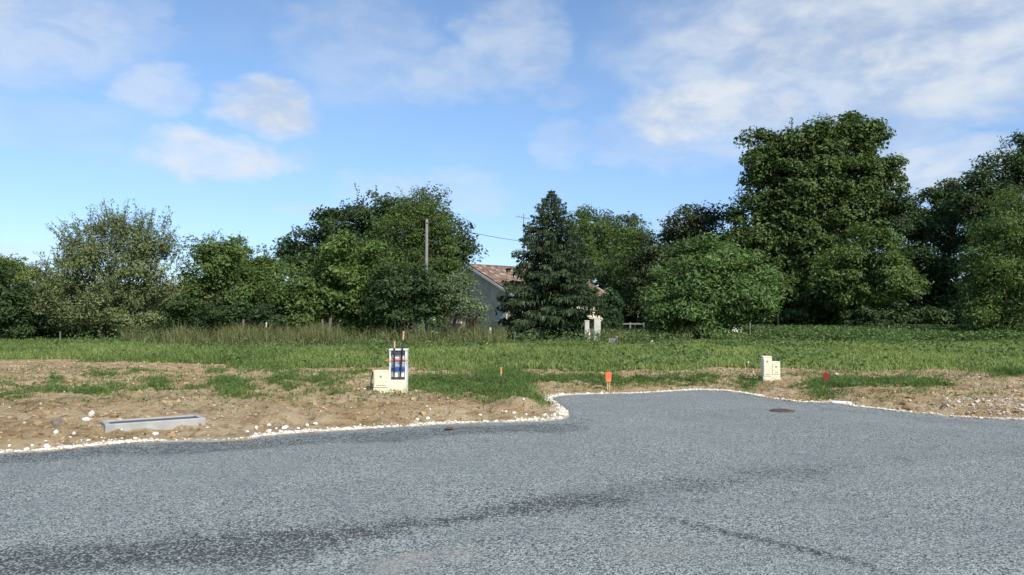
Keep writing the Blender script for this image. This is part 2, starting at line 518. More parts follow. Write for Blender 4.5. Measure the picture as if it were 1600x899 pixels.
for k, (p, wd, am_, sf) in enumerate(BANDS):
    dark = np.maximum(dark, band(p, wd, amp=am_, soft=sf, seed=k))
pale = np.zeros_like(X)
for (p, wd, am_) in [([(600,890),(640,874),(720,866)], .22, .7), ([(1000,870),(1060,860)], .3, .5), ([(1240,790),(1340,790)], .12, .5), ([(1200,800),(1290,812)], .16, .4)]:
    pale = np.maximum(pale, band(p, wd, amp=am_, soft=.9, seed=77))
rme = npmesh('road', np.stack([X, Y, Z], 1), [Fr], {'dark': ('POINT', dark), 'pale': ('POINT', pale)}, smooth=True)
m, t, b, out = material('chipped_gravel_surface')
g = t.new('ShaderNodeNewGeometry'); pos = g.outputs['Position']
ad = t.new('ShaderNodeAttribute', attribute_name='dark').outputs['Fac']
ap = t.new('ShaderNodeAttribute', attribute_name='pale').outputs['Fac']
v = t.new('ShaderNodeTexVoronoi', feature='F1'); t.l.new(pos, v.inputs['Vector']); v.inputs['Scale'].default_value = 75.0; v.inputs['Randomness'].default_value = 1.0
vs = t.new('ShaderNodeSeparateColor'); t.l.new(v.outputs['Color'], vs.inputs[0])
v2 = t.new('ShaderNodeTexVoronoi', feature='F1'); t.l.new(pos, v2.inputs['Vector']); v2.inputs['Scale'].default_value = 34.0
vs2 = t.new('ShaderNodeSeparateColor'); t.l.new(v2.outputs['Color'], vs2.inputs[0])
n1 = t.noise(pos, .8, 6, .6).outputs['Fac']; n2 = t.noise(pos, 7.0, 5, .7).outputs['Fac']
chip = t.mix(vs.outputs[0], (.105, .122, .114, 1), (.505, .555, .51, 1))
chip = t.mix(t.ramp(vs2.outputs[1], .6, 1.0, 0, .4), chip, (.50, .54, .52, 1))
chip = t.mix(t.ramp(vs.outputs[1], .9, .97), chip, (.55, .56, .53, 1))
chip = t.mix(t.ramp(vs.outputs[2], .78, .88, 0, .9), chip, (.035, .042, .05, 1))
chip = t.mix(t.ramp(v.outputs['Distance'], .5, .9, 0, .7), chip, (.03, .035, .04, 1))
chip = t.mix(t.ramp(n1, .35, .65, 0, .38), chip, (.20, .225, .22, 1))
tar = t.math('ADD', ad, t.math('MULTIPLY', t.math('SUBTRACT', n2, .5), t.math('MULTIPLY', ad, 1.6)))
mixr = t.math('ADD', t.math('MULTIPLY', vs.outputs[1], .55), t.math('MULTIPLY', vs2.outputs[0], .35))
hole = t.ramp(t.math('ADD', mixr, t.math('MULTIPLY', tar, .54)), .80, 1.02, 0, .88)
n5 = t.noise(pos, 1.9, 5, .6, .4).outputs['Fac']
chip = t.mix(t.ramp(n5, .52, .74, 0, .25), chip, (.30, .285, .26, 1))
chip = t.mix(t.ramp(n5, .45, .28, 0, .30), chip, (.13, .145, .15, 1))
chip = t.mix(hole, chip, (.040, .042, .042, 1))
chip = t.mix(t.math('MULTIPLY', ap, t.ramp(n2, .3, .7, .2, .8)), chip, (.36, .34, .30, 1))
t.l.new(chip, b.inputs['Base Color']); b.inputs['Roughness'].default_value = .85; b.inputs['Specular IOR Level'].default_value = .18
bn = t.new('ShaderNodeBump'); bn.inputs['Strength'].default_value = .9; bn.inputs['Distance'].default_value = .009
t.l.new(t.math('ADD', t.math('SUBTRACT', 1.0, v.outputs['Distance']), t.math('MULTIPLY', vs.outputs[2], .8)), bn.inputs['Height'])
t.l.new(bn.outputs[0], b.inputs['Normal'])
link('road', rme, m, kind='structure')
ROADM = m

# ------------------------------------------------------------------ stones
ICO_V = []
ph = (1 + 5 ** .5) / 2
for a, b_ in ((1, ph), (-1, ph), (1, -ph), (-1, -ph)):
    ICO_V += [(0, a, b_), (a, b_, 0), (b_, 0, a)]
ICO_V = np.array(ICO_V) / math.sqrt(1 + ph * ph)
def hull_faces(Vv):
    n = len(Vv); Fs = []
    for i in range(n):
        for j in range(i + 1, n):
            for k in range(j + 1, n):
                N = np.cross(Vv[j] - Vv[i], Vv[k] - Vv[i]); s_ = (Vv - Vv[i]) @ N
                if (s_ < 1e-6).all(): Fs.append((i, j, k))
                elif (s_ > -1e-6).all(): Fs.append((i, k, j))
    return np.array(Fs)
ICO_F = hull_faces(ICO_V)
def stones(P, S, flatz=.65, seed=1):
    r = np.random.default_rng(seed); n = len(P)
    J = ICO_V[None] * (1 + r.uniform(-.32, .28, (n, 12, 1)))
    J = J * (r.uniform(.65, 1.35, (n, 1, 3)) * np.array([1, .85, flatz]))
    a = r.uniform(0, 6.28, n); tl = r.normal(0, .3, n)
    c, s_ = np.cos(a), np.sin(a); ct, st = np.cos(tl), np.sin(tl)
    y = J[..., 1] * ct[:, None] - J[..., 2] * st[:, None]; z = J[..., 1] * st[:, None] + J[..., 2] * ct[:, None]
    x = J[..., 0]
    Q = np.stack([x * c[:, None] - y * s_[:, None], x * s_[:, None] + y * c[:, None], z], -1) * S[:, None, None] + P[:, None]
    Fs = (ICO_F[None] + (np.arange(n) * 12)[:, None, None]).reshape(-1, 3)
    return Q.reshape(-1, 3), Fs, np.repeat(r.random(n), len(ICO_F))
m, t, b, out = material('pale_limestone'); LIME = m
a = t.new('ShaderNodeAttribute', attribute_name='rnd')
g = t.new('ShaderNodeNewGeometry'); nn = t.noise(g.outputs['Position'], 30, 5, .7).outputs['Fac']
c = t.mix(t.ramp(a.outputs['Fac'], 0, 1, 0, 1), (.52, .44, .33, 1), (.80, .77, .69, 1)); c = t.mix(t.ramp(a.outputs['Fac'], 0, -.5), c, (.27, .19, .12, 1))
c = t.mix(t.ramp(nn, .5, .75, 0, .5), c, (.42, .32, .2, 1))
t.l.new(c, b.inputs['Base Color']); b.inputs['Roughness'].default_value = .9; b.inputs['Specular IOR Level'].default_value = .15
m, t, b, out = material('earth_clods'); CLOD = m
a = t.new('ShaderNodeAttribute', attribute_name='rnd')
t.l.new(t.mix(a.outputs['Fac'], (.20, .125, .06, 1), (.46, .34, .19, 1)), b.inputs['Base Color']); b.inputs['Roughness'].default_value = .95; b.inputs['Specular IOR Level'].default_value = .1

# white limestone gravel along the road edge
segl = np.linalg.norm(np.diff(EDGE, axis=0), axis=1); cum = np.concatenate([[0], np.cumsum(segl)])
sel = (EDGE[:, 0] > -9) & (EDGE[:, 0] < 11)
s0, s1 = cum[np.argmax(sel)], cum[len(sel) - 1 - np.argmax(sel[::-1])]
n = 20000
S_ = rng.uniform(s0, s1, n)
ex = np.interp(S_, cum, EDGE[:, 0]); ey = np.interp(S_, cum, EDGE[:, 1])
ex2 = np.interp(S_ + .05, cum, EDGE[:, 0]); ey2 = np.interp(S_ + .05, cum, EDGE[:, 1])
tx, ty = ex2 - ex, ey2 - ey; L = np.hypot(tx, ty) + 1e-9
nxn, nyn = -ty / L, tx / L
epx, epy = to_px(ex, ey, 0)
W_ = np.interp(epx, [0, 160, 240, 330, 390, 420, 520, 600, 700, 760, 800, 880, 890, 1000, 1100, 1180, 1250, 1290, 1310, 1340, 1420, 1480, 1540, 1600],
               [.9, .8, .8, .3, .6, 1.2, 1.0, .9, .9, .5, .9, 1.3, .45, .35, .6, .7, .45, .4, .9, .7, .5, 1.0, .9, .8])
patch = fbm(S_ * .9, S_ * 0 + 3, 3, 91)
off = np.abs(rng.normal(0, .085, n)) * (.4 + patch) * W_ * 1.3 - .02
kp = rng.random(n) < np.clip(W_ * (patch - .30) * 3.2, .06, 1)
P = np.stack([ex + nxn * off, ey + nyn * off], 1)[kp]
sz = np.clip(rng.lognormal(-4.75, .55, n), .004, .03)[kp]
big = (rng.random(len(P)) < .025)
sz = np.where(big, sz * 1.8, sz)
Pz = np.maximum(height(P[:, 0], P[:, 1]), 0) + sz * .25
Vv, Fs, rn = stones(np.column_stack([P, Pz]), sz, seed=3)
link('limestone_gravel', npmesh('limestone_gravel', Vv, [Fs], {'rnd': ('FACE', rn ** .7 * 1.1 - .05)}), LIME, kind='stuff', label='strip of crushed white limestone gravel along the road edge', cat='gravel')

# small stones and clods lying about on the bare earth
def scatter_px(n, x0, x1, y0, y1, seed):
    r = np.random.default_rng(seed)
    # even in ground space between the given pixel rows
    X_, Y_ = [], []
    a0, b0 = ray(x0, 650); a1, _ = ray(x1, 650)
    _, D0 = flat(800, y1); _, D1 = flat(800, y0)
    D = np.sqrt(r.uniform(D0 ** 2, D1 ** 2, n))
    A = r.uniform(float(a0), float(a1), n)
    return A * D, D
px_, py_ = scatter_px(52000, -60, 1660, 572, 712, 5)
z_ = height(px_, py_); sd_ = road_sd(px_, py_)
md, wd, PX, PY = masks(px_, py_, z_)
pn = fbm(px_ * .8, py_ * .8, 3, 51)
kp = (sd_ > .03) & (md < .5) & (rng.random(len(px_)) < np.clip((pn - .3) * 2.2, .15, 1) * (1 - .7 * wd))
sz = np.clip(rng.lognormal(-4.6, .55, len(px_)), .005, .04)
white = rng.random(len(px_)) < .36
k1 = kp & white
Vv, Fs, rn = stones(np.column_stack([px_, py_, z_ + sz * .05])[k1], sz[k1], seed=8); rn = rn * 1.0 - .35
link('scattered_pebbles', npmesh('scattered_pebbles', Vv, [Fs], {'rnd': ('FACE', rn)}), LIME, kind='stuff', label='pale pebbles strewn over the bare brown earth', cat='pebbles')
k2 = kp & ~white
Vv, Fs, rn = stones(np.column_stack([px_, py_, z_ + sz * .2])[k2], sz[k2] * 2.0, .6, seed=9)
link('earth_clods', npmesh('earth_clods', Vv, [Fs], {'rnd': ('FACE', rn)}), CLOD, kind='stuff', label='crumbly brown clods lying on the bare earth', cat='soil clods')
# stony heap at the right end of the verge
n = 2200
hp = np.column_stack([rng.normal(1560, 62, n), rng.normal(640, 7.5, n)])
gxx, gyy = flat(hp[:, 0], hp[:, 1])
sdh = road_sd(gxx, gyy); k = (sdh > .02) & (gxx < 12)
gxx, gyy = gxx[k], gyy[k]; sz = np.clip(rng.lognormal(-4.45, .5, len(gxx)), .006, .045)
Vv, Fs, rn = stones(np.column_stack([gxx, gyy, height(gxx, gyy) + sz * .3]), sz, seed=12)
link('rubble_gravel', npmesh('rubble_gravel', Vv, [Fs], {'rnd': ('FACE', rn * 1.1 - .5)}), LIME, kind='stuff', label='coarse pale rubble spread over the verge at the right', cat='gravel')

def rock(px, py, wpx, hpx, label, group=None, seed=0, tall=1.0, name='limestone_rock', mat=None):
    p = G(px, py)
    D = p[1]; s_ = wpx / F * D / 2
    r = np.random.default_rng(seed + 100)
    Vv, Fs, rn = stones(np.zeros((1, 3)), np.array([s_]), hpx / wpx * tall, seed=seed + 200)
    # one round of subdivision with jitter so that it reads as broken stone
    e = {}; Vl = list(Vv); F2 = []
    def mid(i, j):
        k = (min(i, j), max(i, j))
        if k not in e:
            e[k] = len(Vl); q = (Vl[i] + Vl[j]) / 2
            Vl.append(q * (1.06 + r.uniform(-.06, .06)))
        return e[k]
    for (i, j, k) in Fs:
        a_, b_, c_ = mid(i, j), mid(j, k), mid(k, i)
        F2 += [(i, a_, c_), (a_, j, b_), (c_, b_, k), (a_, b_, c_)]
    me = npmesh(name, np.array(Vl), [np.array(F2)], {'rnd': ('FACE', np.full(len(F2), .6 + .4 * r.random()))})
    return link(name, me, mat or LIME, loc=(p[0], p[1], p[2] + s_ * .35 * hpx / wpx), label=label, cat='rock', group=group)
rock(143, 651, 16, 9, 'large pinkish white limestone rock left of the concrete trough', seed=1)
rock(135, 658, 14, 6, 'flat cream rock just below the large pinkish rock left of the trough', seed=2)
rock(90, 666, 20, 14, 'dull grey brown stone half buried in the bank at the far left', seed=3, mat=plain('dull_brown_stone', (.17, .14, .11), .9, .3, 12, .5, 30))
grp = 'white rocks along the bank above the road edge'
lb = 'fist sized white rock lying on the bank just above the road edge'
for k, (x, y, wd) in enumerate([(400,672,8),(421,666,8),(421,676,9),(446,672,9),(466,671,6),(480,669,7),(493,666,6),(387,676,6),(432,671,6),(87,682,7),(116,681,6),(14,700,6),(50,700,6),(667,637,4),(672,643,4),(750,650,5),(190,674,5),(262,668,6),(243,682,7),(236,687,8),(211,688,9),(563,665,5),(652,657,6),(668,655,6),(790,646,6),(803,648,7),(822,650,6),(851,650,8),(866,651,9),(874,647,7),(818,628,5)]):
    rock(x, y, wd, wd * .75, lb, grp, seed=20 + k)
rock(1315, 630, 26, 4, 'long flat cream slab on the edge below the grass clump at right', seed=61)
rock(1307, 587, 7, 4, 'small white stone on the dirt right of the red marker', seed=62)
rock(935, 657, 10, 4, 'lone pale grey chip stone lying out on the asphalt', seed=63)
rock(1596, 641, 9, 5, 'white rock on the rubble at the extreme right edge', seed=64)

# ------------------------------------------------------------------ foliage
def unit(a): return a / (np.linalg.norm(a, axis=-1, keepdims=True) + 1e-12)
def leaves(P, N, S, asp=.5, droop=None, r=rng):
    """diamond leaves folded a little along the midrib"""
    n = len(P)
    T = unit(np.cross(N, unit(r.normal(size=(n, 3)))))
    if droop is not None: T = unit(T * .5 + droop)
    B = unit(np.cross(N, T)); Nn = unit(np.cross(T, B))
    S = S[:, None]
    v0 = P - T * S * .5; v2 = P + T * S * .5
    fo = Nn * S * .12
    v1 = P + B * S * asp * .5 + fo; v3 = P - B * S * asp * .5 + fo
    V = np.stack([v0, v1, v2, v3], 1).reshape(-1, 3)
    Fq = np.arange(n * 4).reshape(n, 4)
    return V, Fq
class Crown:
    def __init__(s, seed): s.r = np.random.default_rng(seed); s.V = []; s.F = []; s.A = []; s.n = 0; s.clumps = []
    def put(s, V, Fq, A):
        s.V.append(V); s.F.append(Fq + s.n); s.A.append(A); s.n += len(V)
    def lobe(s, c, rad, nclump, per, rc, leaf, asp=.5, inner=.62, up=.55, tone=0.0, sparse=0.0, spread=1.0):
        r = s.r
        # boughs: smaller billows standing out of the lobe, foliage clumps on the billows
        nb = max(5, int(nclump / 7))
        D_ = unit(r.normal(size=(nb, 3))); D_[:, 2] = np.where(D_[:, 2] < -.92, -D_[:, 2], D_[:, 2])
        BC = c + D_ * rad * r.uniform(.48, .92, nb)[:, None]
        BR = np.cbrt(rad[0] * rad[1] * rad[2]) * r.uniform(.20, .48, nb)
        k_ = r.integers(0, nb, nclump)
        dd = unit(r.normal(size=(nclump, 3)) + D_[k_] * .6)
        dd[:, 2] = np.where(dd[:, 2] < -.6, -dd[:, 2] * .5, dd[:, 2])
        C = BC[k_] + dd * (BR[k_] * r.uniform(inner, 1.02, nclump))[:, None] * np.array([1.1, 1.1, .8])
        fill = r.random(nclump) < .16                      # some foliage deeper inside
        C[fill] = c + (unit(r.normal(size=(nclump, 3))) * rad * (r.uniform(.1, .7, nclump)[:, None]))[fill]
        d = unit(unit((C - c) / rad) * .55 + dd * .6)
        s.clumps.append(C)
        bt = r.normal(0, .10, nb)
        rcs = rc * r.uniform(.55, 1.35, nclump)
        k = np.repeat(np.arange(nclump), per)
        g_ = r.normal(size=(len(k), 3)); g_ *= np.minimum(1, 1.55 / np.linalg.norm(g_, axis=1))[:, None]; g_ = g_ * np.array([.56, .56, .36]) * spread
        P = C[k] + g_ * rcs[k][:, None]
        N = unit(d[k] * .45 + unit(g_) * .25 + np.array([0, 0, up]) + r.normal(size=(len(k), 3)) * .45)
        L = leaf * r.uniform(.75, 1.3, nclump)[k] * r.uniform(.45, 1.45, len(k))
        V, Fq = leaves(P, N, L, asp, r=r)
        ct = r.normal(0, .12, nclump) + bt[k_]
        A = np.clip(.45 + tone + ct[k] + r.normal(0, .16, len(k)), 0, .8)
        s.put(V, Fq, A)
    def sprays(s, starts, dirs, length, nl, leaf, asp=.35, tone=0., curve=-.15):
        """thin leafy shoots; returns the stems"""
        r = s.r; n = len(starts)
        L = length * r.uniform(.5, 1.3, n)
        tt = np.tile(np.linspace(.1, 1, nl), n); k = np.repeat(np.arange(n), nl)
        P = starts[k] + dirs[k] * (L[k] * tt)[:, None] + np.array([0, 0, 1.]) * (curve * L[k] * tt ** 2)[:, None] + r.normal(0, .085, (len(k), 3))
        N = unit(r.normal(size=(len(k), 3)) + np.array([0, 0, .5]))
        V, Fq = leaves(P, N, leaf * r.uniform(.6, 1.3, len(k)), asp, r=r)
        s.put(V, Fq, np.clip(.45 + tone + r.normal(0, .2, len(k)), 0, .8))
        st = []
        for i in range(n):
            q = np.linspace(0, 1, 4)[:, None]
            st.append((starts[i] + dirs[i] * L[i] * q + np.array([0, 0, 1.]) * curve * L[i] * q ** 2))
        return st
    def mesh(s, name, base):
        return npmesh(name, np.vstack(s.V) - base, [np.vstack(s.F)], {'rnd': ('FACE', np.concatenate(s.A))})
BARK = plain('grey_brown_bark', (.05, .042, .034), .9, .35, 5, .6, 25)
BARKL = plain('pale_bark', (.16, .14, .11), .9, .35, 5, .6, 25)
def lim_path(a, b, r, n=6, wob=.12):
    t_ = np.linspace(0, 1, n)[:, None]
    L = np.linalg.norm(b - a)
    p = a + (b - a) * t_
    p[:, 2] += math.sin(1) * 0 + (np.sin(t_[:, 0] * math.pi) * L * .08)
    p[1:-1] += r.normal(0, wob * L / n, (n - 2, 3))
    return p
def tree(name, label, D, bpx, lobes, mat, leaf=.2, asp=.5, per=42, rc=.75, dens=1.0, trunk_r=.22, trunks=1, bark=None, seed=0,
         spray=0, spray_len=1.2, spray_up=.8, spray_leaf=None, cat='tree', group=None, inner=.62, up=.55, ry=.8, spray_tone=0., spray_curve=-.15, trunk_top=None):
    """lobes: (px, py, half width px, half height px, depth offset, tone)"""
    r = np.random.default_rng(seed + 1000)
    a, _ = ray(bpx, 500)
    bx = float(a) * D
    base = np.array([bx, D, float(height(np.array([bx]), np.array([D]))[0]) - .05])
    root = thing(name, base, label, cat, group)
    cr = Crown(seed)
    mb = MB()
    cents = []
    for lb_ in lobes:
        px, py, rx, rz = lb_[:4]; dy = lb_[4] if len(lb_) > 4 else 0.; tone = lb_[5] if len(lb_) > 5 else 0.
        d = D + dy
        c = W(px, py, d); Rx, Rz = rx / F * d, rz / F * d
        rad = np.array([Rx, max(Rx * ry, .5), Rz])
        area = 4 * math.pi * ((Rx * Rz + Rx * rad[1] + Rz * rad[1]) / 3)
        nc = int(max(8, area * dens * 1.25 / (rc * rc)))
        cr.lobe(c, rad, nc, per, rc, leaf, asp, inner, up, tone)
        cents.append((c, rad))
        if spray:
            ns = int(area * spray)
            dd_ = unit(r.normal(size=(ns, 3))); dd_[:, 2] = np.abs(dd_[:, 2]) * .9 + .1; dd_ = unit(dd_)
            stt = c + dd_ * rad * .8
            dirs = unit(dd_ * .6 + np.array([0, 0, spray_up]) + r.normal(0, .25, (ns, 3)))
            for q in cr.sprays(stt, dirs, spray_len, 22, spray_leaf or leaf * .8, asp * .8, tone + spray_tone, spray_curve):
                mb.tube(q, np.linspace(.015, .005, 4), 4, cap=False)
    top = max(c[2] for c, _ in cents)
    lowest = min(c[2] - rd[2] for c, rd in cents)
    for k in range(trunks):
        o = r.normal(0, .35 if trunks > 1 else 0.0, 3) * np.array([1, .6, 0])
        tr = trunk_r * (1 if trunks == 1 else r.uniform(.5, 1))
        fork = base[2] + max(.9, (trunk_top or (lowest - base[2] + .35 * (top - lowest))))
        tip = np.array([bx + r.normal(0, .2), D + r.normal(0, .2), fork]) + o * 1.6
        p = lim_path(base + o, tip, r, 6, .06)
        mb.tube(p, np.concatenate([[tr * 1.35], np.linspace(tr * 1.02, tr * .72, 5)]), 9)
        for ci, (c, rd) in enumerate(cents):
            if trunks > 1 and ci % trunks != k: continue
            b0 = p[-1 - int(r.integers(0, 2))]
            q = lim_path(b0, c + np.array([0, 0, rd[2] * .1]), r, 6)
            mb.tube(q, np.linspace(tr * .6, tr * .2, 6), 6)
            C = cr.clumps[ci]
            for j in r.choice(len(C), min(len(C), 14), replace=False):
                s0_ = q[int(r.integers(2, 6))]
                mb.tube(lim_path(s0_, C[j], r, 4, .15), np.linspace(tr * .18, .015, 4), 4, cap=False)
    tm = mb
    tm.V = [v_ - base for v_ in tm.V]
    tm.build('trunk', bark or BARK, root, smooth=True)
    link('crown', cr.mesh('crown', base), mat, root)
    return root

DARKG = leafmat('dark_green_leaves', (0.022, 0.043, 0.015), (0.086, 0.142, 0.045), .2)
MIDG = leafmat('mid_green_leaves', (0.05, 0.088, 0.023), (0.175, 0.25, 0.068), .28)
FRESH = leafmat('fresh_green_leaves', (0.06, 0.1, 0.025), (0.185, 0.27, 0.068), .3)
OLIVE = leafmat('olive_leaves', (0.08, 0.108, 0.042), (0.28, 0.325, 0.14), .25)
GREYG = leafmat('grey_green_leaves', (0.0897, 0.1145, 0.0621), (0.345, 0.4436, 0.2346), .22)
LIMET = leafmat('linden_leaves', (.032,.062,.016), (.14,.20,.052), .22, third=(.15, .16, .055))
COPPER = leafmat('coppery_leaves', (.034,.048,.020), (.10,.125,.048), .22, third=(.13,.085,.048))
WALNUT = leafmat('walnut_leaves', (0.058, 0.105, 0.032), (0.2, 0.305, 0.095), .28)
YELG = leafmat('yellow_green_leaves', (0.069, 0.1035, 0.0166), (0.2346, 0.2898, 0.0552), .3)

tree('shrub', 'dark glossy shrub at the far left edge below a yellow green bush', 46, 5, [(-20,470,60,48),(20,480,32,42),(-70,450,60,60),(5,505,40,22)], DARKG, .18, .55, 44, .6, seed=1, trunks=3, trunk_r=.09, cat='shrub')
tree('bush', 'yellow green bush rising behind the dark shrub at the far left', 51, 10, [(0,440,50,38),(40,455,35,40),(-60,430,60,50),(70,450,30,45)], YELG, .19, .5, 42, .6, seed=2, trunks=3, trunk_r=.1, spray=.35, spray_len=.8, cat='bush')
tree('olive_leaved_tree', 'wide airy olive green tree with loose twiggy top at left', 47, 165,
     [(180,425,78,62),(120,450,60,50),(235,435,52,52),(190,375,56,40),(140,395,48,40),(235,385,34,40),(170,488,80,38),(90,480,44,42),(240,485,44,36),(120,505,50,22),(205,505,50,24)],
     OLIVE, .16, .42, 34, .62, .85, trunk_r=.16, trunks=4, seed=3, spray=1.2, spray_len=1.5, spray_up=1.0, spray_leaf=.19, spray_tone=.06, inner=.5)
tree('leafy_tree', 'mid green tree with a ragged crown right of the airy olive tree', 48, 330, [(322,425,42,46),(345,400,34,28),(310,470,44,38),(370,455,42,42)], MIDG, .2, .5, 40, .62, seed=4, trunks=3, trunk_r=.12, spray=.6, spray_len=.9)
tree('leafy_tree', 'mid green tree with round tufts on top left of the dark broad tree', 50, 385, [(385,415,42,38),(408,440,40,46),(370,465,50,40),(430,445,30,45),(360,390,24,18)], FRESH, .2, .5, 38, .62, seed=5, trunks=2, trunk_r=.14, spray=.5, spray_len=.8)
tree('shrub', 'low dark shrub under the mid green trees behind the tall dry grass', 47, 330, [(300,495,50,26),(360,498,50,26),(420,500,40,24)], DARKG, .17, .5, 40, .55, seed=6, trunks=4, trunk_r=.07, cat='shrub')
tree('broad_tree', 'broad dark green tree with domed crown behind the utility pole', 64, 590,
     [(575,345,48,50),(530,365,48,48),(490,395,46,46),(465,395,26,36),(600,380,80,70),(660,360,62,60),(704,400,36,60),(712,440,28,50),(540,430,80,70),(640,450,80,70)],
     DARKG, .26, .6, 44, .95, 1.0, trunk_r=.4, seed=7, spray=.08, spray_len=1.0)
tree('ash_tree', 'lighter green ash like tree with wispy top standing in front of the broad dark tree', 54, 650,
     [(665,345,46,46),(640,385,62,60),(690,395,40,56),(630,440,72,60),(690,450,46,56),(650,320,24,24)], MIDG, .19, .4, 40, .7, 1.0, trunk_r=.22, seed=8, spray=.55, spray_len=1.15, spray_up=.7, spray_tone=.12)
tree('hazel_bush', 'bright green hazel like bush left of the utility pole', 48.5, 535, [(540,412,48,42),(505,445,44,46),(560,450,46,46),(585,420,30,40),(520,480,48,38),(575,485,44,34)], FRESH, .21, .6, 40, .62, seed=9, trunks=4, trunk_r=.1, spray=.4, spray_len=.8, cat='bush')
tree('hazel_bush', 'small green bush between the tufted tree and the bright hazel bush', 47.5, 455, [(455,455,36,40),(445,490,44,34),(480,480,34,36)], MIDG, .19, .55, 40, .58, seed=10, trunks=3, trunk_r=.08, spray=.3, spray_len=.7, cat='bush')
tree('leafy_tree', 'dull green tree with drooping skirt directly under the utility pole', 46, 640, [(655,448,46,36),(640,460,60,44),(615,490,46,34),(670,480,46,40),(600,455,30,40)], DARKG, .19, .45, 42, .62, seed=11, trunks=2, trunk_r=.16, spray=.25, spray_len=.9, spray_up=-.2)
tree('willow_tree', 'small grey green willow partly covering the gable of the house', 46, 706, [(714,450,30,26),(736,474,22,26),(700,466,26,22),(750,490,9,16),(725,492,10,12)], GREYG, .16, .34, 30, .5, .8, seed=12, trunks=2, trunk_r=.13, spray=.9, spray_len=.9, spray_up=-.5, spray_curve=-.3)
tree('airy_tree', 'tall airy tree with see through top just right of the spruce', 75, 940, [(925,365,36,38),(975,380,40,36),(950,420,54,50),(910,400,30,50),(985,430,40,54)], MIDG, .22, .48, 34, .72, .85, trunk_r=.22, seed=13, spray=.4, spray_len=1.2, inner=.5)
tree('slender_tree', 'slender green tree whose branches mix with the right side of the spruce', 57, 915, [(908,395,20,40),(918,430,18,34),(905,360,16,22),(912,470,16,30)], MIDG, .19, .45, 36, .55, trunk_r=.12, seed=33, spray=.5, spray_len=.8)
tree('copper_tree', 'dark tree with coppery tinged top behind the round walnut', 67, 1060, [(1075,360,44,34),(1105,360,36,34),(1040,395,46,44),(1090,420,60,60),(1020,450,40,60),(1130,390,40,60),(1170,400,50,50),(1060,480,70,44)], COPPER, .27, .55, 40, .9, 1.0, trunk_r=.3, seed=14)
tree('copper_tree', 'coppery brown leaved tree top seen through the airy tree', 80, 935, [(925,362,40,34),(975,362,40,30),(955,420,50,50)], COPPER, .26, .55, 36, .85, .8, trunk_r=.28, seed=15)
tree('leafy_tree', 'fresh green tree beside the dark gap right of the ivy column', 69, 1000, [(990,400,36,40),(1005,445,36,50),(985,480,36,36)], MIDG, .24, .5, 40, .8, seed=16, trunk_r=.2)
tree('walnut_tree', 'round low walnut tree with dense mid green dome at centre right', 45, 1110,
     [(1110,445,88,66),(1058,470,54,48),(1168,465,54,48),(1115,408,62,38),(1110,498,92,36),(1040,450,34,30),(1190,450,34,32)], WALNUT, .22, .42, 52, .72, 1.1, trunk_r=.2, trunks=3, seed=17, up=.7, spray=.12, spray_len=.6)
tree('giant_linden', 'giant linden towering over the right half with yellowish tufted crown', 62, 1285,
     [(1205,250,46,46),(1250,228,44,38),(1300,225,44,36),(1350,215,38,38),(1365,262,34,44),(1225,300,62,50),(1310,285,60,56),(1370,310,36,50),(1190,350,50,50),(1250,370,48,50),(1335,350,56,44),(1170,400,46,44),(1290,440,90,60),(1200,460,70,50),(1235,490,60,44),(1310,495,60,40),(1270,270,50,60)],
     LIMET, .27, .6, 48, .80, 1.45, trunk_r=.5, seed=18, inner=.7, spray=.04, spray_len=.8)
tree('leafy_tree', 'mid green tree in front of the giant linden on its lower right', 55, 1355, [(1350,390,46,40),(1385,410,50,50),(1330,440,50,44),(1390,445,56,40),(1300,420,24,24,0,.1)], MIDG, .24, .5, 44, .78, seed=19, trunk_r=.22)
tree('shrub', 'dark low shrub at the foot of the mid green tree before the linden', 53.5, 1358, [(1345,503,26,24),(1375,506,24,22)], DARKG, .19, .55, 40, .5, seed=34, trunks=3, trunk_r=.06, cat='shrub')
tree('leafy_tree', 'upright dark tree with pointed tufts right of the giant linden', 60, 1430, [(1415,340,34,40),(1410,320,20,24),(1440,385,44,56),(1430,440,50,60),(1440,495,60,40)], DARKG, .25, .5, 42, .8, seed=20, trunk_r=.25, spray=.1)
tree('leafy_tree', 'second dark tree filling the dip before the right edge trees', 63, 1475, [(1465,318,30,34),(1495,312,28,30),(1485,360,44,54),(1470,430,50,60),(1500,330,22,24)], DARKG, .25, .55, 42, .82, seed=21, trunk_r=.25, spray=.08)
tree('locust_tree', 'tall dark tree with jagged top at the right edge', 57, 1580, [(1560,285,46,44),(1530,320,40,40),(1600,255,40,44),(1640,270,50,70),(1580,350,70,70),(1525,380,40,60),(1600,222,14,18),(1545,285,26,30),(1595,420,80,70)], DARKG, .24, .5, 44, .82, seed=22, trunk_r=.34, spray=.3, spray_len=1.1, spray_up=.3)
tree('acacia_tree', 'lighter green feathery tree in front of the tall dark one at the right edge', 44, 1575, [(1570,350,58,52),(1610,380,70,80),(1545,410,46,52),(1580,450,80,56),(1530,465,44,40),(1620,480,60,44),(1540,500,50,30),(1585,505,50,30)], MIDG, .17, .4, 44, .66, seed=23, trunk_r=.18, trunks=2, spray=.4, spray_len=.9, spray_up=.1, spray_tone=-.05)
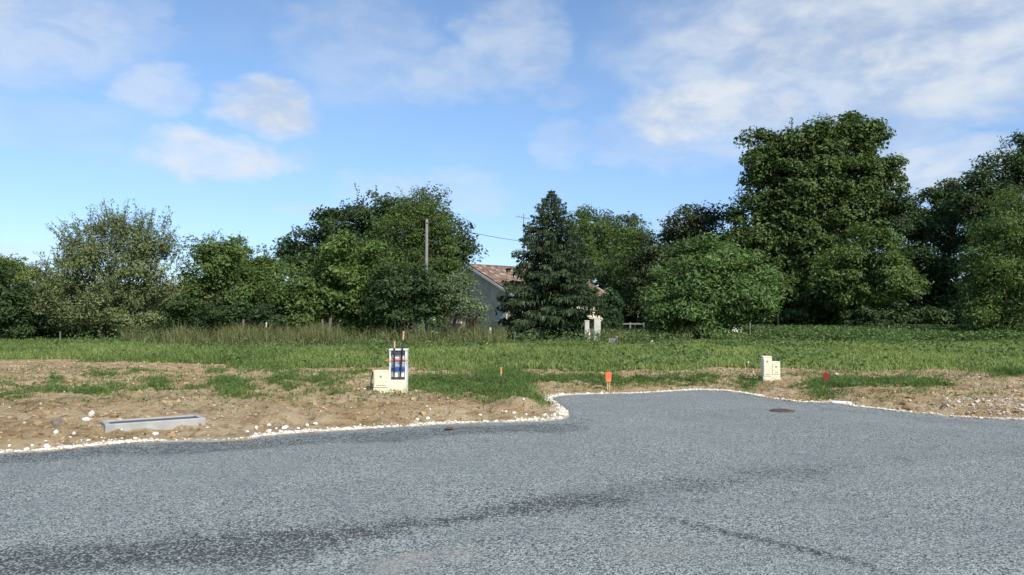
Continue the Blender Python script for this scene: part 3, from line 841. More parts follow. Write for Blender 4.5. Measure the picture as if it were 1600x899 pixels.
for k, (px, wd, top, D, lbl) in enumerate([(1215, 60, 440, 66, 'dark thicket in deep shade left of the giant linden trunk'), (1330, 70, 440, 68, 'dark thicket in deep shade behind the giant linden trunk'),
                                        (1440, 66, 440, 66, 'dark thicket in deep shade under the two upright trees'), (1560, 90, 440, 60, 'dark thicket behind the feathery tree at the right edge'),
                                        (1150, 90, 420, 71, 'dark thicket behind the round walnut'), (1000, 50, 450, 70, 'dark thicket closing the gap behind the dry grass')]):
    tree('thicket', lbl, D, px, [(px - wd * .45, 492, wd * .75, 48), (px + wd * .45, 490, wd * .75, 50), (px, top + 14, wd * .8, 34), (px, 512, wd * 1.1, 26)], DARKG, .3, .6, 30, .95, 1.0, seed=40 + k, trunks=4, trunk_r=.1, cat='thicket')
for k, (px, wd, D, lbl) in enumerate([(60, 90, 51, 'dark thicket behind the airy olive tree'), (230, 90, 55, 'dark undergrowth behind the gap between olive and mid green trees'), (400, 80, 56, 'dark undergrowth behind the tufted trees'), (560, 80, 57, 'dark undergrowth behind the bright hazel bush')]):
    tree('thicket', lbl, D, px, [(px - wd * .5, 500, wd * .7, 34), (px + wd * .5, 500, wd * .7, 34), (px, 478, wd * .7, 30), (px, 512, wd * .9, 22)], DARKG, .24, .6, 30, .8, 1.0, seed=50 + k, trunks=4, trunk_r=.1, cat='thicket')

# spruce ------------------------------------------------------------------
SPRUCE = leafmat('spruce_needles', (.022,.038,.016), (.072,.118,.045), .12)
def spruce():
    D = 48; a, _ = ray(862, 500); bx = float(a) * D
    base = np.array([bx, D, float(height(np.array([bx]), np.array([D]))[0]) - .05])
    top = W(860, 296, D)[2] - base[2]
    root = thing('spruce_tree', base, 'tall dark pointed spruce with drooping branches in front of the house', 'tree')
    r = np.random.default_rng(77)
    mb = MB()
    mb.tube([(0, 0, 0), (0, 0, .5), (.03, 0, top * .5), (0, 0, top)], [.26, .2, .1, .015], 9)
    P, T_, S, A = [], [], [], []
    h = .35
    while h < top - .12:
        t_ = h / top
        Rm = min(5.0 * (1 - t_) ** .8, 3.75) * (1 - .2 * math.exp(-((t_) / .06) ** 2)) + .03
        nb = 7 if t_ < .85 else 5
        ph0 = r.uniform(0, 6.28)
        for k in range(nb):
            an = ph0 + k * 2 * math.pi / nb + r.normal(0, .25)
            L = Rm * r.uniform(.55, 1.14)
            if r.random() < .06: L *= 1.22
            dr = .42 * (1 - t_) + .02
            s_ = np.linspace(0, 1, 9)
            # droops, then lifts at the tip
            zz = h - L * dr * (s_ * 1.15 - .55 * s_ ** 3) + L * s_ * .30 * float(sstep(.55, 1.0, t_))
            pth = np.stack([np.cos(an) * L * s_, np.sin(an) * L * s_, zz], 1)
            mb.tube(pth[::2], np.linspace(.035 * (1 - t_) + .008, .006, 5), 4, cap=False)
            side = np.array([-math.sin(an), math.cos(an), 0])
            out_ = np.array([math.cos(an), math.sin(an), 0])
            n_ = int(30 + 120 * L / 2.9)
            u = r.uniform(.08, 1.03, n_) ** .8
            q = np.stack([np.interp(u, s_, pth[:, j]) for j in range(3)], 1)
            wdt = .42 * L * (1 - u * .8) * .55 + .06
            sg = r.uniform(-1, 1, n_)
            q = q + side * (sg * wdt)[:, None] + np.array([0, 0, -1]) * ((np.abs(r.normal(0, .09, n_)) + .10 * np.abs(sg)) * min(1, .2 + 2.2 * (1 - t_)))[:, None]
            hang = r.random(n_) < .55
            dirv = unit(out_ * .7 + side * (np.sign(sg) * .8)[:, None] + np.array([0, 0, -.25]) + r.normal(0, .22, (n_, 3)))
            dirv[hang] = unit(dirv[hang] * .45 + np.array([0, 0, -1.0]))
            P.append(q); T_.append(dirv); S.append(r.uniform(.16, .40, n_) * (.34 + .85 * (1 - t_) ** .7))
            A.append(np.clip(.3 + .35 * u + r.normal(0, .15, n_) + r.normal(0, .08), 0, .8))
        h += r.uniform(.13, .20) + .12 * (1 - t_)
    P = np.vstack(P) ; T_ = np.vstack(T_); S = np.concatenate(S); A = np.concatenate(A)
    N = unit(np.cross(T_, unit(r.normal(size=P.shape)))); B = unit(np.cross(N, T_))
    # every spray is two crossed slender blades
    Vs, As = [], []
    for Bq in (B, N):
        v = np.stack([P, P + T_ * (S * .4)[:, None] + Bq * (S * .17)[:, None], P + T_ * S[:, None], P + T_ * (S * .4)[:, None] - Bq * (S * .17)[:, None]], 1)
        Vs.append(v.reshape(-1, 3)); As.append(A)
    Vs = np.vstack(Vs)
    mb.build('trunk', BARK, root, smooth=True)
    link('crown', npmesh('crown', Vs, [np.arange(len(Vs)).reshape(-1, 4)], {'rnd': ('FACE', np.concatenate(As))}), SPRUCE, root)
spruce()
# ivy column beside the gate
IVY = leafmat('ivy_leaves', (0.0193, 0.0497, 0.0193), (0.069, 0.138, 0.0483), .15)
tree('cypress_column', 'narrow clipped green evergreen column under the end of the tiled roof', 55.5, 949, [(953,470,15,14),(953,485,18,20),(953,508,18,20)], IVY, .14, .6, 40, .3, 1.2, seed=60, trunk_r=.1, cat='shrub', inner=.8, ry=.9)

# ------------------------------------------------------------------ grasses
def blades(P, H, Wd, lean, rn, r):
    n = len(P)
    an = r.uniform(0, 6.28, n)
    side = np.stack([np.cos(an), np.sin(an), np.zeros(n)], 1)
    la = r.uniform(0, 6.28, n)
    ld = np.stack([np.cos(la), np.sin(la), np.zeros(n)], 1) * (H * lean * np.abs(r.normal(0, .7, n)))[:, None]
    upv = np.array([0, 0, 1.])
    b0 = P - side * (Wd * .5)[:, None]; b1 = P + side * (Wd * .5)[:, None]
    m_ = P + ld * .35 + upv * (H * .6)[:, None]
    m0 = m_ - side * (Wd * .4)[:, None]; m1 = m_ + side * (Wd * .4)[:, None]
    tp = P + ld + upv * H[:, None] * (1 - .15 * lean)
    V = np.stack([b0, b1, m1, m0, tp], 1).reshape(-1, 3)
    k = np.arange(n)[:, None] * 5
    return V, k + np.array([[0, 1, 2, 3]]), k + np.array([[3, 2, 4]]), np.concatenate([rn, rn])
GRASS = leafmat('meadow_grass', (0.1, 0.155, 0.038), (0.3, 0.36, 0.118), .3, .6)
WEED = leafmat('weed_leaves', (0.07, 0.125, 0.032), (0.2, 0.285, 0.075), .3, .5)
STRAW = leafmat('tall_dry_grass', (0.08, 0.11, 0.035), (0.3, 0.275, 0.13), .3, .7)
NETTLE = leafmat('nettle_leaves', (.065,.108,.034), (.20,.28,.095), .28, .5)
r = np.random.default_rng(31)
# meadow: even on the ground, thinning with distance while blades get wider
n = 420000
D = 19.5 + (62 - 19.5) * r.random(n) ** 1.15
A = r.uniform(-.80, .80, n)
xx, yy = A * D, D
zz = height(xx, yy)
md, wd_, PX, PY = masks(xx, yy, zz)
dn = fbm(xx * .7, yy * .7, 4, 71)
kp = r.random(n) < md * np.clip(.45 + dn, 0, 1)
xx, yy, zz, D, PX = xx[kp], yy[kp], zz[kp], D[kp], PX[kp]
patch = fbm(xx * .35, yy * .22, 4, 73)
Hh = (.06 + .16 * patch) * r.uniform(.5, 1.5, len(xx)) * (1 + .3 * sstep(22, 32, yy))
tone = np.clip(.15 + (patch - .5) * 1.1 + .40 * sstep(850, 1300, PX) + .12 * sstep(400, 700, PX) + r.normal(0, .2, len(xx)) + .15, 0, .8)
V, f4, f3, rn = blades(np.column_stack([xx, yy, zz - .01]), Hh, .012 + .0009 * D, .7, tone, r)
link('meadow_grass', npmesh('meadow_grass', V, [f4, f3], {'rnd': ('FACE', rn)}), GRASS, kind='stuff', label='green grass of the meadow between the dirt and the trees', cat='grass')
# broad-leaved plants mixed into the meadow, thicker towards the right and the trees
n = 70000
D = r.uniform(21, 60, n); A = r.uniform(-.8, .8, n); xx, yy = A * D, D; zz = height(xx, yy)
md, wd_, PX, PY = masks(xx, yy, zz)
dn = fbm(xx * .45, yy * .45, 4, 81)
kp = r.random(n) < md * np.clip((dn - .42) * 4, 0, 1) * (.2 + .6 * sstep(700, 1000, PX)) * (.25 + .75 * sstep(28, 44, D))
xx, yy, zz = xx[kp], yy[kp], zz[kp]
k = np.repeat(np.arange(len(xx)), 4)
hh = r.uniform(.10, .62, len(k)) * (.6 + .8 * sstep(30, 48, yy[k]))
P = np.column_stack([xx[k] + r.normal(0, .1, len(k)), yy[k] + r.normal(0, .1, len(k)), zz[k] + hh])
V, Fq = leaves(P, unit(r.normal(0, .55, (len(k), 3)) + np.array([0, 0, 1.])), r.uniform(.08, .2, len(k)), .6, r=r)
link('broadleaf_weeds', npmesh('broadleaf_weeds', V, [Fq], {'rnd': ('FACE', np.clip(r.normal(.4, .2, len(k)), 0, .8))}), NETTLE, kind='stuff', label='leafy green weeds growing through the meadow', cat='weeds')
# nettle belt along the feet of the right-hand trees
n = 16000
pxs = r.uniform(1180, 1720, n); D = r.uniform(42, 54, n); a, _ = ray(pxs, 520); xx, yy = a * D, D; zz = height(xx, yy)
hmax = .35 + .75 * fbm(xx * .6, yy * .6, 3, 82) * (.6 + .6 * sstep(1430, 1560, pxs))
k = np.repeat(np.arange(n), 6); hh = hmax[k] * r.uniform(.15, 1, len(k))
P = np.column_stack([xx[k] + r.normal(0, .08, len(k)), yy[k] + r.normal(0, .08, len(k)), zz[k] + hh])
V, Fq = leaves(P, unit(r.normal(0, .55, (len(k), 3)) + np.array([0, 0, .8])), r.uniform(.10, .22, len(k)), .5, r=r)
link('nettle_belt', npmesh('nettle_belt', V, [Fq], {'rnd': ('FACE', np.clip(r.normal(.35, .2, len(k)), 0, .8))}), NETTLE, kind='stuff', label='belt of tall nettles at the foot of the trees on the right', cat='weeds')
# tall dry grass
def tallgrass(name, label, px0, px1, d0, d1, n, h0, h1, seed, green=0.):
    r = np.random.default_rng(seed)
    pxs = r.uniform(px0, px1, n); D = r.uniform(d0, d1, n); a, _ = ray(pxs, 520); xx, yy = a * D, D; zz = height(xx, yy)
    cl = fbm(xx * .5, yy * .5, 4, seed)
    kp = r.random(n) < np.clip((cl - .42) * 4.0, 0.03, 1)
    xx, yy, zz, cl = xx[kp], yy[kp], zz[kp], cl[kp]
    H = (h0 + (h1 - h0) * cl) * r.uniform(.5, 1.25, len(xx))
    tn = np.clip(r.normal(.42, .25, len(xx)) + (cl - .5) * .8 - green, 0, .8)
    V, f4, f3, rn = blades(np.column_stack([xx, yy, zz]), H, np.full(len(xx), .03), .8, tn, r)
    link(name, npmesh(name, V, [f4, f3], {'rnd': ('FACE', rn)}), STRAW, kind='stuff', label=label, cat='tall grass')
tallgrass('tall_dry_grass', 'unmown straw coloured grass along the feet of the left trees', 190, 790, 38, 49, 19000, .2, 1.7, 91, .12)
tallgrass('tall_dry_grass', 'patch of golden dry grass between the gate and the walnut', 936, 1080, 43, 52, 7000, .4, 1.3, 92, -.15)
# weeds on the bare earth
Vs, F4s, F3s, Rs = [], [], [], []; LV, LF, LR = [], [], []; nn = 0; ln = 0
for k, (cx, cy, rx, ry, h, dn) in enumerate(WEEDS):
    c0 = np.array(flat(cx, cy)); 
    Drow = c0[1]
    wx = rx / F * Drow; wy = abs(flat(cx, cy - ry)[1] - flat(cx, cy + ry)[1]) / 2
    n = int(np.clip(math.pi * wx * wy * 900 * dn, 60, 9000))
    q = r.normal(0, .52, (n, 2))
    xx, yy = c0[0] + q[:, 0] * wx + (c0[0] / Drow) * q[:, 1] * wy, c0[1] + q[:, 1] * wy
    cl = fbm(xx * 2.5, yy * 2.5, 3, 95)
    kp = (road_sd(xx, yy) > .12) & (r.random(n) < np.clip((cl - (.42 if cx < 640 else .34)) * 4, .03, 1))
    xx, yy, cl = xx[kp], yy[kp], cl[kp]
    if not len(xx): continue
    zz = height(xx, yy)
    H = h * r.uniform(.4, 1.5, len(xx)) * (.5 + cl)
    tn = np.clip(r.normal(.38, .2, len(xx)), 0, .8)
    V, f4, f3, rn = blades(np.column_stack([xx, yy, zz - .005]), H, np.full(len(xx), .012), 1.5, tn, r)
    Vs.append(V); F4s.append(f4 + nn); F3s.append(f3 + nn); Rs.append(tn); nn += len(V)
    m_ = r.random(len(xx)) < .7
    P = np.column_stack([xx, yy, zz + H * r.uniform(.15, .7, len(xx))])[m_]
    if len(P):
        V, Fq = leaves(P, unit(r.normal(0, .5, (len(P), 3)) + np.array([0, 0, 1.])), r.uniform(.03, .075, len(P)), .55, r=r)
        LV.append(V); LF.append(Fq + ln); LR.append(np.clip(r.normal(.4, .2, len(P)), 0, .8)); ln += len(V)
rr = np.concatenate(Rs)
link('weed_tufts', npmesh('weed_tufts', np.vstack(Vs), [np.vstack(F4s), np.vstack(F3s)], {'rnd': ('FACE', np.concatenate([rr, rr]))}), WEED, kind='stuff', label='tufts of green weeds sprouting on the bare earth', cat='weeds')
link('weed_leaves', npmesh('weed_leaves', np.vstack(LV), [np.vstack(LF)], {'rnd': ('FACE', np.concatenate(LR))}), WEED, kind='stuff', label='small leafy weeds creeping between the tufts on the earth', cat='weeds')

# ------------------------------------------------------------------ house
PLASTER = plain('weathered_plaster', (.84, .72, .55), .9, .18, 1.2, .3, 30, dirt=.35, dirtcol=(.28, .26, .22, 1))
WHITEP = plain('white_paint', (.78, .77, .73), .55, .08, 3, .05, 40, dirt=.2, dirtcol=(.5, .46, .38, 1))
LIMEW = plain('old_limewash', (.56, .52, .45), .85, .15, 4, .2, 40, dirt=.35, dirtcol=(.33, .29, .22, 1))
WOODB = plain('brown_wood', (.16, .085, .045), .7, .3, 6, .3, 40)
m, t, b, out = material('canal_tiles'); TILE = m
g = t.new('ShaderNodeTexCoord'); pos = g.outputs['Object']
sx = t.new('ShaderNodeSeparateXYZ'); t.l.new(pos, sx.inputs[0])
cx_ = t.math('FLOOR', t.math('MULTIPLY', sx.outputs[0], 1 / .25)); cy_ = t.math('FLOOR', t.math('MULTIPLY', sx.outputs[1], 1 / .38))
cc = t.new('ShaderNodeCombineXYZ'); t.l.new(cx_, cc.inputs[0]); t.l.new(cy_, cc.inputs[1])
wn = t.new('ShaderNodeTexWhiteNoise', noise_dimensions='2D'); t.l.new(cc.outputs[0], wn.inputs['Vector'])
ws = t.new('ShaderNodeSeparateColor'); t.l.new(wn.outputs['Color'], ws.inputs[0])
c = t.mix(ws.outputs[0], (.12, .072, .054, 1), (.26, .17, .125, 1))
c = t.mix(t.ramp(ws.outputs[1], .72, .95), c, (.38, .31, .25, 1))
c = t.mix(t.ramp(t.noise(pos, 3.5, 5, .7).outputs['Fac'], .5, .7, 0, .6), c, (.13, .085, .06, 1))
t.l.new(c, b.inputs['Base Color']); b.inputs['Roughness'].default_value = .9

def house():
    apex = W(735, 415, 62); Rd = np.array([.766, .643, 0])
    gz = .2
    yaw = math.atan2(Rd[1], Rd[0])            # local x along the ridge, local -y towards the near right corner
    root = thing('tiled_house', (apex[0], apex[1], gz), 'pale gabled house with mottled terracotta tile roof half hidden by the spruce', 'house', rz=yaw)
    wv, L = 5.25, 10.7; hr = apex[2] - gz - .10; he = hr - .443 * wv
    # walls: an extruded gable prism
    Vv = []
    for x in (0.25, L):
        Vv += [(x, -wv, -.3), (x, wv, -.3), (x, wv, he), (x, 0, hr), (x, -wv, he)]
    mb = MB()
    mb.add(Vv, [(0, 4, 9, 5), (2, 1, 6, 7)]); 
    n0 = mb.n
    mb.add(Vv, [(0, 1, 2), (0, 2, 4), (2, 3, 4), (5, 7, 6), (5, 9, 7), (7, 9, 8)])
    mb.build('wall', PLASTER, root)
    # tiled slopes: corrugated sheets with rows stepping down
    for sgn in (-1, 1):
        nxs = np.arange(-.15, L + .3, .0625); ns = np.arange(0, 6.2, .095)
        Xs, Ss = np.meshgrid(nxs, ns)
        corr = .05 * np.abs(np.sin(Xs / .25 * math.pi)) + .02 * (1 - (Ss / .38 % 1.0)) 
        ca, sa = math.cos(math.atan(.443)), math.sin(math.atan(.443))
        Yl = sgn * (Ss * ca + corr * sa); Zl = hr + .12 - Ss * sa + corr * ca
        V_ = np.stack([Xs.ravel(), Yl.ravel(), Zl.ravel()], 1)
        nx_, ny_ = len(nxs), len(ns)
        i_ = (np.arange(ny_ - 1)[:, None] * nx_ + np.arange(nx_ - 1)[None]).ravel()
        q = np.stack([i_, i_ + 1, i_ + 1 + nx_, i_ + nx_], 1)
        if sgn < 0: q = q[:, ::-1]
        o = link('roof', npmesh('roof', V_, [q]), TILE, root)
        mb = MB()
        for xv in (-.17, ):
            # verge board closing the gable end
            for k in range(1):
                A0 = np.array([xv, 0, hr + .06]); B0 = np.array([xv, sgn * 5.6, hr + .06 - 5.6 * .443])
                Vb = [A0, B0, B0 + (0, 0, -.2), A0 + (0, 0, -.2), A0 + (.04, 0, 0), B0 + (.04, 0, 0), B0 + (.04, 0, -.2), A0 + (.04, 0, -.2)]
                mb.add(Vb, [(0, 1, 2, 3), (4, 7, 6, 5), (0, 4, 5, 1), (3, 2, 6, 7), (1, 5, 6, 2), (0, 3, 7, 4)])
        mb.build('verge_board', WHITEP if sgn < 0 else WHITEP, root)
    mb = MB(); mb.tube([(-.2, 0, hr + .13), (L + .3, 0, hr + .13)], .11, 10); mb.build('ridge_tiles', TILE, root, smooth=True)
    def shutter_window(x, y, z0, z1, wdt, face):
        # on the gable (face 'g', plane x=.25) or the long near side (face 's', plane y=-wv)
        fr = MB(); sh = MB(); pn = MB()
        def bx(mb, u0, u1, z0_, z1_, d0, d1):
            if face == 'g': mb.box((.25 - d1, y + u0, z0_), (.25 - d0, y + u1, z1_), .01)
            else: mb.box((x + u0, -wv - d1, z0_), (x + u1, -wv - d0, z1_), .01)
        h = wdt / 2
        bx(fr, -h - .07, -h, z0, z1, .003, .05); bx(fr, h, h + .07, z0, z1, .003, .05); bx(fr, -h - .07, h + .07, z1 + .001, z1 + .08, .003, .06); bx(fr, -h - .12, h + .12, z0 - .1, z0 - .001, .003, .12)
        wo_ = fr.build('window', WHITEP, root)
        bx(sh, -h + .006, -.006, z0 + .006, z1 - .006, .02, .055); bx(sh, .006, h - .006, z0 + .006, z1 - .006, .02, .055)
        sh.build('shutter', plain('shutter_paint', (.62, .66, .68), .5, .06, 4, .05, 30), wo_)
    shutter_window(0, -3.7, 1.35, 2.6, 1.15, 'g')
    shutter_window(0, 2.2, 1.2, 2.5, 1.2, 'g')
    shutter_window(3.0, 0, 1.0, 2.3, 1.2, 's')
    shutter_window(7.4, 0, 1.0, 2.3, 1.2, 's')
    d = MB(); d.box((.19, -.6, -.25), (.247, .4, 1.75), .01); dr = d.build('door', WOODB, root)
    k = MB(); k.tube([(.16, .26, .8), (.16, .34, .8)], .02, 6); k.build('handle', plain('dull_metal', (.4, .4, .4), .4, .1, metal=.8), dr)
    return root, yaw, hr, gz, apex
hroot, hyaw, hr_, hgz, apex = house()

METAL = plain('galvanised_metal', (.33, .34, .35), .45, .15, 8, .05, 60, metal=.7)
# antenna on the ridge
pA = None
for s_ in np.arange(0, 14, .05):
    q = apex + np.array([.766, .643, 0]) * s_
    if to_px(q[0], q[1], q[2])[0] >= 818: pA = q; break
zt = W(818, 334, pA[1])[2]
ant = thing('tv_antenna', (pA[0], pA[1], hgz + hr_ + .1), 'thin television antenna on a mast above the tiled roof', 'antenna', rz=.25)
mb = MB(); mb.tube([(0, 0, -.05), (0, 0, zt - hgz - hr_ - .1)], .035, 8); mb.build('mast', METAL, ant)
H_ = zt - hgz - hr_ - .1
mb = MB(); mb.tube([(-.62, 0, H_ - .25), (.5, 0, H_ - .42)], .024, 6); mb.build('boom', METAL, ant)
for k in range(6):
    u = -.6 + k * .215; mb = MB(); zz_ = H_ - .25 - (u + .62) * .152
    mb.tube([(u, -.32, zz_), (u, .32, zz_)], .014, 5); mb.tube([(u, 0, zz_ - .16), (u, 0, zz_ + .16)], .012, 5); mb.build('element', METAL, ant)
mb = MB(); mb.tube([(-.3, 0, H_ - 1.25), (.35, 0, H_ - 1.25)], .02, 6); mb.build('lower_boom', METAL, ant)

# utility pole and wire
CONC = plain('grey_concrete', (.25, .245, .23), .9, .15, 4, .3, 40, dirt=.3, dirtcol=(.24, .22, .19, 1))
pp = W(667, 343, 47.0); gz_ = float(height(np.array([pp[0]]), np.array([47.0]))[0])
pole = thing('utility_pole', (pp[0], 47.0, gz_ - .1), 'slim grey concrete utility pole rising before the ash like tree', 'utility pole')
hp_ = pp[2] - gz_ + .1
mb = MB(); mb.box((-.09, -.08, 0), (.09, .08, hp_ * .5), .02); mb.box((-.078, -.07, hp_ * .5 + .001), (.078, .07, hp_), .02); mb.build('shaft', CONC, pole)
mb = MB(); mb.tube([(0, -.12, hp_ - .2), (.14, -.12, hp_ - .2)], .025, 6); mb.tube([(0, -.075, hp_ - .2), (0, -.13, hp_ - .2)], .02, 6); mb.build('bracket', METAL, pole)
A0 = np.array([pp[0] + .14, 46.88, pp[2] - .2]); B0 = W(822, 378, 58.5)
tt = np.linspace(0, 1, 30)[:, None]
wire = A0 + (B0 - A0) * tt; wire[:, 2] -= .12 * (4 * tt[:, 0] * (1 - tt[:, 0]))
mb = MB(); mb.tube(wire - A0, .017, 6)
mb.build('power_line', plain('black_cable', (.05, .05, .055), .6, .1, bump=0), loc=A0, label='sagging dark cable from the utility pole to the house', cat='cable')

# orange roofed house glimpsed on the left
def far_house():
    p = W(282, 478, 74)
    root = thing('distant_house', (p[0], p[1], .2), 'distant cream bungalow with an orange roof glimpsed between the left trees', 'house', rz=.12)
    e = W(282, 466, 74)[2] - .2; rg = W(282, 446, 74)[2] - .2
    mb = MB(); mb.box((-5, -4, -.3), (5, 4, e), .02); mb.build('wall', plain('cream_render', (.62, .57, .47), .9, .1, 2), root)
    mb = MB()
    Vv = [(-5.4, -4.4, e + .003), (5.4, -4.4, e + .003), (5.4, 4.4, e + .003), (-5.4, 4.4, e + .003), (-5.4, 0, rg), (5.4, 0, rg)]
    mb.add(Vv, [(0, 1, 5, 4), (2, 3, 4, 5), (0, 3, 2, 1)]); mb.add(Vv, [(0, 4, 3), (1, 2, 5)])
    mb.build('roof', TILE, root)
    for x in (-2.6, 1.8):
        mb = MB(); mb.box((x, -4.05, .9), (x + 1.2, -4.003, 2.0), .01); mb.build('window', plain('dark_pane', (.08, .09, .1), .2, .1, bump=0), root)
far_house()

# ------------------------------------------------------------------ gate, walls, posts at the back
def pillar(px, py, wpx, hpx, D, name, label, mat, cat='pillar'):
    p = W(px, py, D); z0 = float(height(np.array([p[0]]), np.array([D]))[0]) - .1
    h = p[2] + hpx / F * D - z0; wd = wpx / F * D / 2
    root = thing(name, (p[0], D, z0), label, cat)
    mb = MB(); mb.box((-wd, -wd, 0), (wd, wd, h - .07), .015); mb.build('shaft', mat, root)
    mb = MB(); mb.box((-wd - .012, -wd - .012, h - .069), (wd + .012, wd + .012, h), .015); mb.build('cap', mat, root)
    return root
pillar(933, 531, 10, 34, 43.6, 'gate_pillar', 'white gate pillar right of the spruce foot beside the column shrub', LIMEW)
pillar(917, 531, 7, 30, 43.6, 'gate_pillar', 'slimmer white gate pillar half hidden by the spruce branches', LIMEW)
p = W(925.5, 527, 43.6); gt = thing('wooden_gate', (p[0], 43.6, .1), 'narrow weathered wooden gate between the two white pillars', 'gate')
for k in range(4):
    mb = MB(); mb.box((-.21 + k * .105, -.02, .05), (-.12 + k * .105, .02, 1.0), .008); mb.build('board', WOODB if k % 2 else WHITEP, gt)
for z in (.3, .75):
    mb = MB(); mb.box((-.22, .022, z), (.21, .05, z + .08), .005); mb.build('rail', WOODB, gt)
p = W(890, 527, 50)
wl = thing('garden_wall', (p[0], 50, .1), 'low white garden wall running behind the spruce to the gate', 'wall')
mb = MB(); mb.box((-2.6, -.1, 0), (.62, .1, .95), .01); mb.build('wall_face', WHITEP, wl)
mb = MB(); mb.box((-2.62, -.14, .951), (.64, .14, 1.02), .01); mb.build('coping', CONC, wl)
# rail fence behind the dry grass
p = W(952, 510, 57); fz = float(height(np.array([p[0]]), np.array([57.]))[0])
fn = thing('rail_fence', (p[0], 57, fz), 'low grey rail fence behind the golden dry grass', 'fence')
for k in range(4):
    mb = MB(); mb.box((-.5 + k * 1.0, -.05, -.1), (-.4 + k * 1.0, .05, 1.15), .01); mb.build('post', CONC, fn)
for z in (.5, 1.0):
    mb = MB(); mb.box((-.5, -.085, z), (2.6, -.052, z + .1), .006); mb.build('rail', CONC, fn)
# small concrete block with a raised lip
p = G(958, 541)
bl = thing('concrete_block', p, 'small grey concrete block with one raised corner standing in the weeds', 'block', rz=-.2)
s_ = p[1] / F
mb = MB(); mb.box((-7 * s_, -.2, -.05), (7 * s_, .2, 11 * s_), .02); mb.build('body', CONC, bl)
mb = MB(); mb.box((4 * s_, -.19, 11 * s_ + .001), (7 * s_, .19, 15 * s_), .015); mb.build('lip', CONC, bl)
rock(1000, 540, 26, 9, 'mossy grey boulder lying in the weeds right of the concrete block', seed=70, name='boulder', mat=plain('mossy_stone', (.15, .15, .10), .9, .4, 8, .5, 30))
rock(1018, 541, 9, 11, 'pale yellowish stone upright beside the mossy boulder', seed=71, name='boulder')
# white shed behind the walnut, blue board fence
p = W(1141, 524, 58); z0 = .15
sh = thing('white_shed', (p[0], 58, z0), 'small white shed glimpsed under the skirt of the walnut', 'shed')
mb = MB(); mb.box((-.75, -.5, 0), (.75, .5, 1.0), .02); mb.build('wall', WHITEP, sh)
mb = MB(); V_ = [(-.85, -.6, 1.003), (.85, -.6, 1.003), (.85, .6, 1.2), (-.85, .6, 1.2), (-.85, -.6, 1.06), (.85, -.6, 1.06), (.85, .6, 1.26), (-.85, .6, 1.26)]
mb.add(V_, [(0, 3, 2, 1), (4, 5, 6, 7), (0, 1, 5, 4), (1, 2, 6, 5), (2, 3, 7, 6), (3, 0, 4, 7)]); mb.build('roof', METAL, sh)
BLUEP = plain('faded_blue_board', (.16, .24, .30), .6, .2, 4, .2, 30)
p = W(1200, 527, 59); bf = thing('board_fence', (p[0], 59, .15), 'faded blue board fence in the shade between walnut and linden', 'fence')
for k in range(9):
    mb = MB(); mb.box((-.9 + k * .235, -.015, 0), (-.9 + k * .235 + .22, .015, .95 + .03 * math.sin(k * 7)), .006); mb.build('board', BLUEP, bf)
mb = MB(); mb.box((.74, -.07, 0), (.82, -.018, 1.6), .006); mb.build('post', CONC, bf)
POSTW = plain('weathered_wood', (.15, .13, .105), .85, .3, 10, .4, 50)
def post(px, py, hpx, wpx, D, label, mat=POSTW, lean=0.):
    p = W(px, py, D); z0 = float(height(np.array([p[0]]), np.array([D]))[0])
    h = p[2] + hpx / F * D - z0; wd = wpx / F * D / 2
    root = thing('fence_post', (p[0], D, z0 - .1), label, 'post')
    mb = MB(); mb.tube([(0, 0, 0), (lean * h * .5, 0, h * .5), (lean * h, 0, h + .1)], [wd, wd * .97, wd * .92], 9); mb.build('shaft', mat, root)
    mb = MB(); mb.tube([(lean * h, 0, h + .1), (lean * h, 0, h + .13)], [wd * 1.12, wd * .7], 9); mb.build('cap', mat, root)
post(380, 520, 20, 4, 45.5, 'weathered wooden post in the tall grass under the tufted tree')
post(416, 517, 12, 2, 45.5, 'thin white post in the tall grass right of the wooden one', WHITEP)
post(512, 520, 22, 5, 45.5, 'crooked grey post before the bright hazel bush', POSTW, .12)
post(505, 520, 20, 4, 45.8, 'straight grey post next to the crooked one before the hazel bush', POSTW, -.05)
post(805, 533, 14, 4, 45.5, 'short white post at the left foot of the spruce', WHITEP)
post(766, 520, 7, 4, 47, 'small white peg in front of the house gable', WHITEP)
post(1172, 522, 18, 2, 50, 'thin grey post under the right side of the walnut', CONC)
post(94, 524, 5, 3, 45.5, 'pinkish grey post in the undergrowth of the airy olive tree', POSTW)
post(677, 520, 16, 4, 46, 'pale post beside the dull green tree left of the gable', CONC)

# ------------------------------------------------------------------ concrete trough in the bank
p0 = G(164, 678); p1 = G(321, 664)
dv = p1 - p0; L = 1.40; ang = math.atan2(dv[1], dv[0]) - .02
zt = 0.5 * (p0[2] + p1[2])
tr = thing('concrete_trough', (p0[0], p0[1], p0[2] - .02), 'long shallow concrete trough set into the dirt bank by the road', 'trough', rz=ang)
L = math.hypot(dv[0], dv[1]); h = .125; wd = .50; tk = .05
mb = MB()
mb.box((0, 0, -.15), (L, tk, h), .012); mb.box((0, wd - tk, -.15), (L, wd, h), .008)
mb.box((.001, tk + .001, -.15), (tk * 1.5, wd - tk - .001, h - .002), .006); mb.box((L - tk * 1.5, tk + .001, -.15), (L - .001, wd - tk - .001, h - .002), .006)
mb.build('body', plain('pale_concrete', (.36, .36, .345), .88, .14, 5, .35, 60, dirt=.35, dirtcol=(.34, .26, .17, 1)), tr)
mb = MB(); mb.box((tk * 1.5 + .002, tk + .002, -.14), (L - tk * 1.5 - .002, wd - tk - .002, h - .02), .003); mb.build('shade_fill', plain('interior_shade', (.09, .095, .10), .7, .25, 30, .5, 60), tr)  # solid slab coloured dark to stand in for shade inside the hollow trough

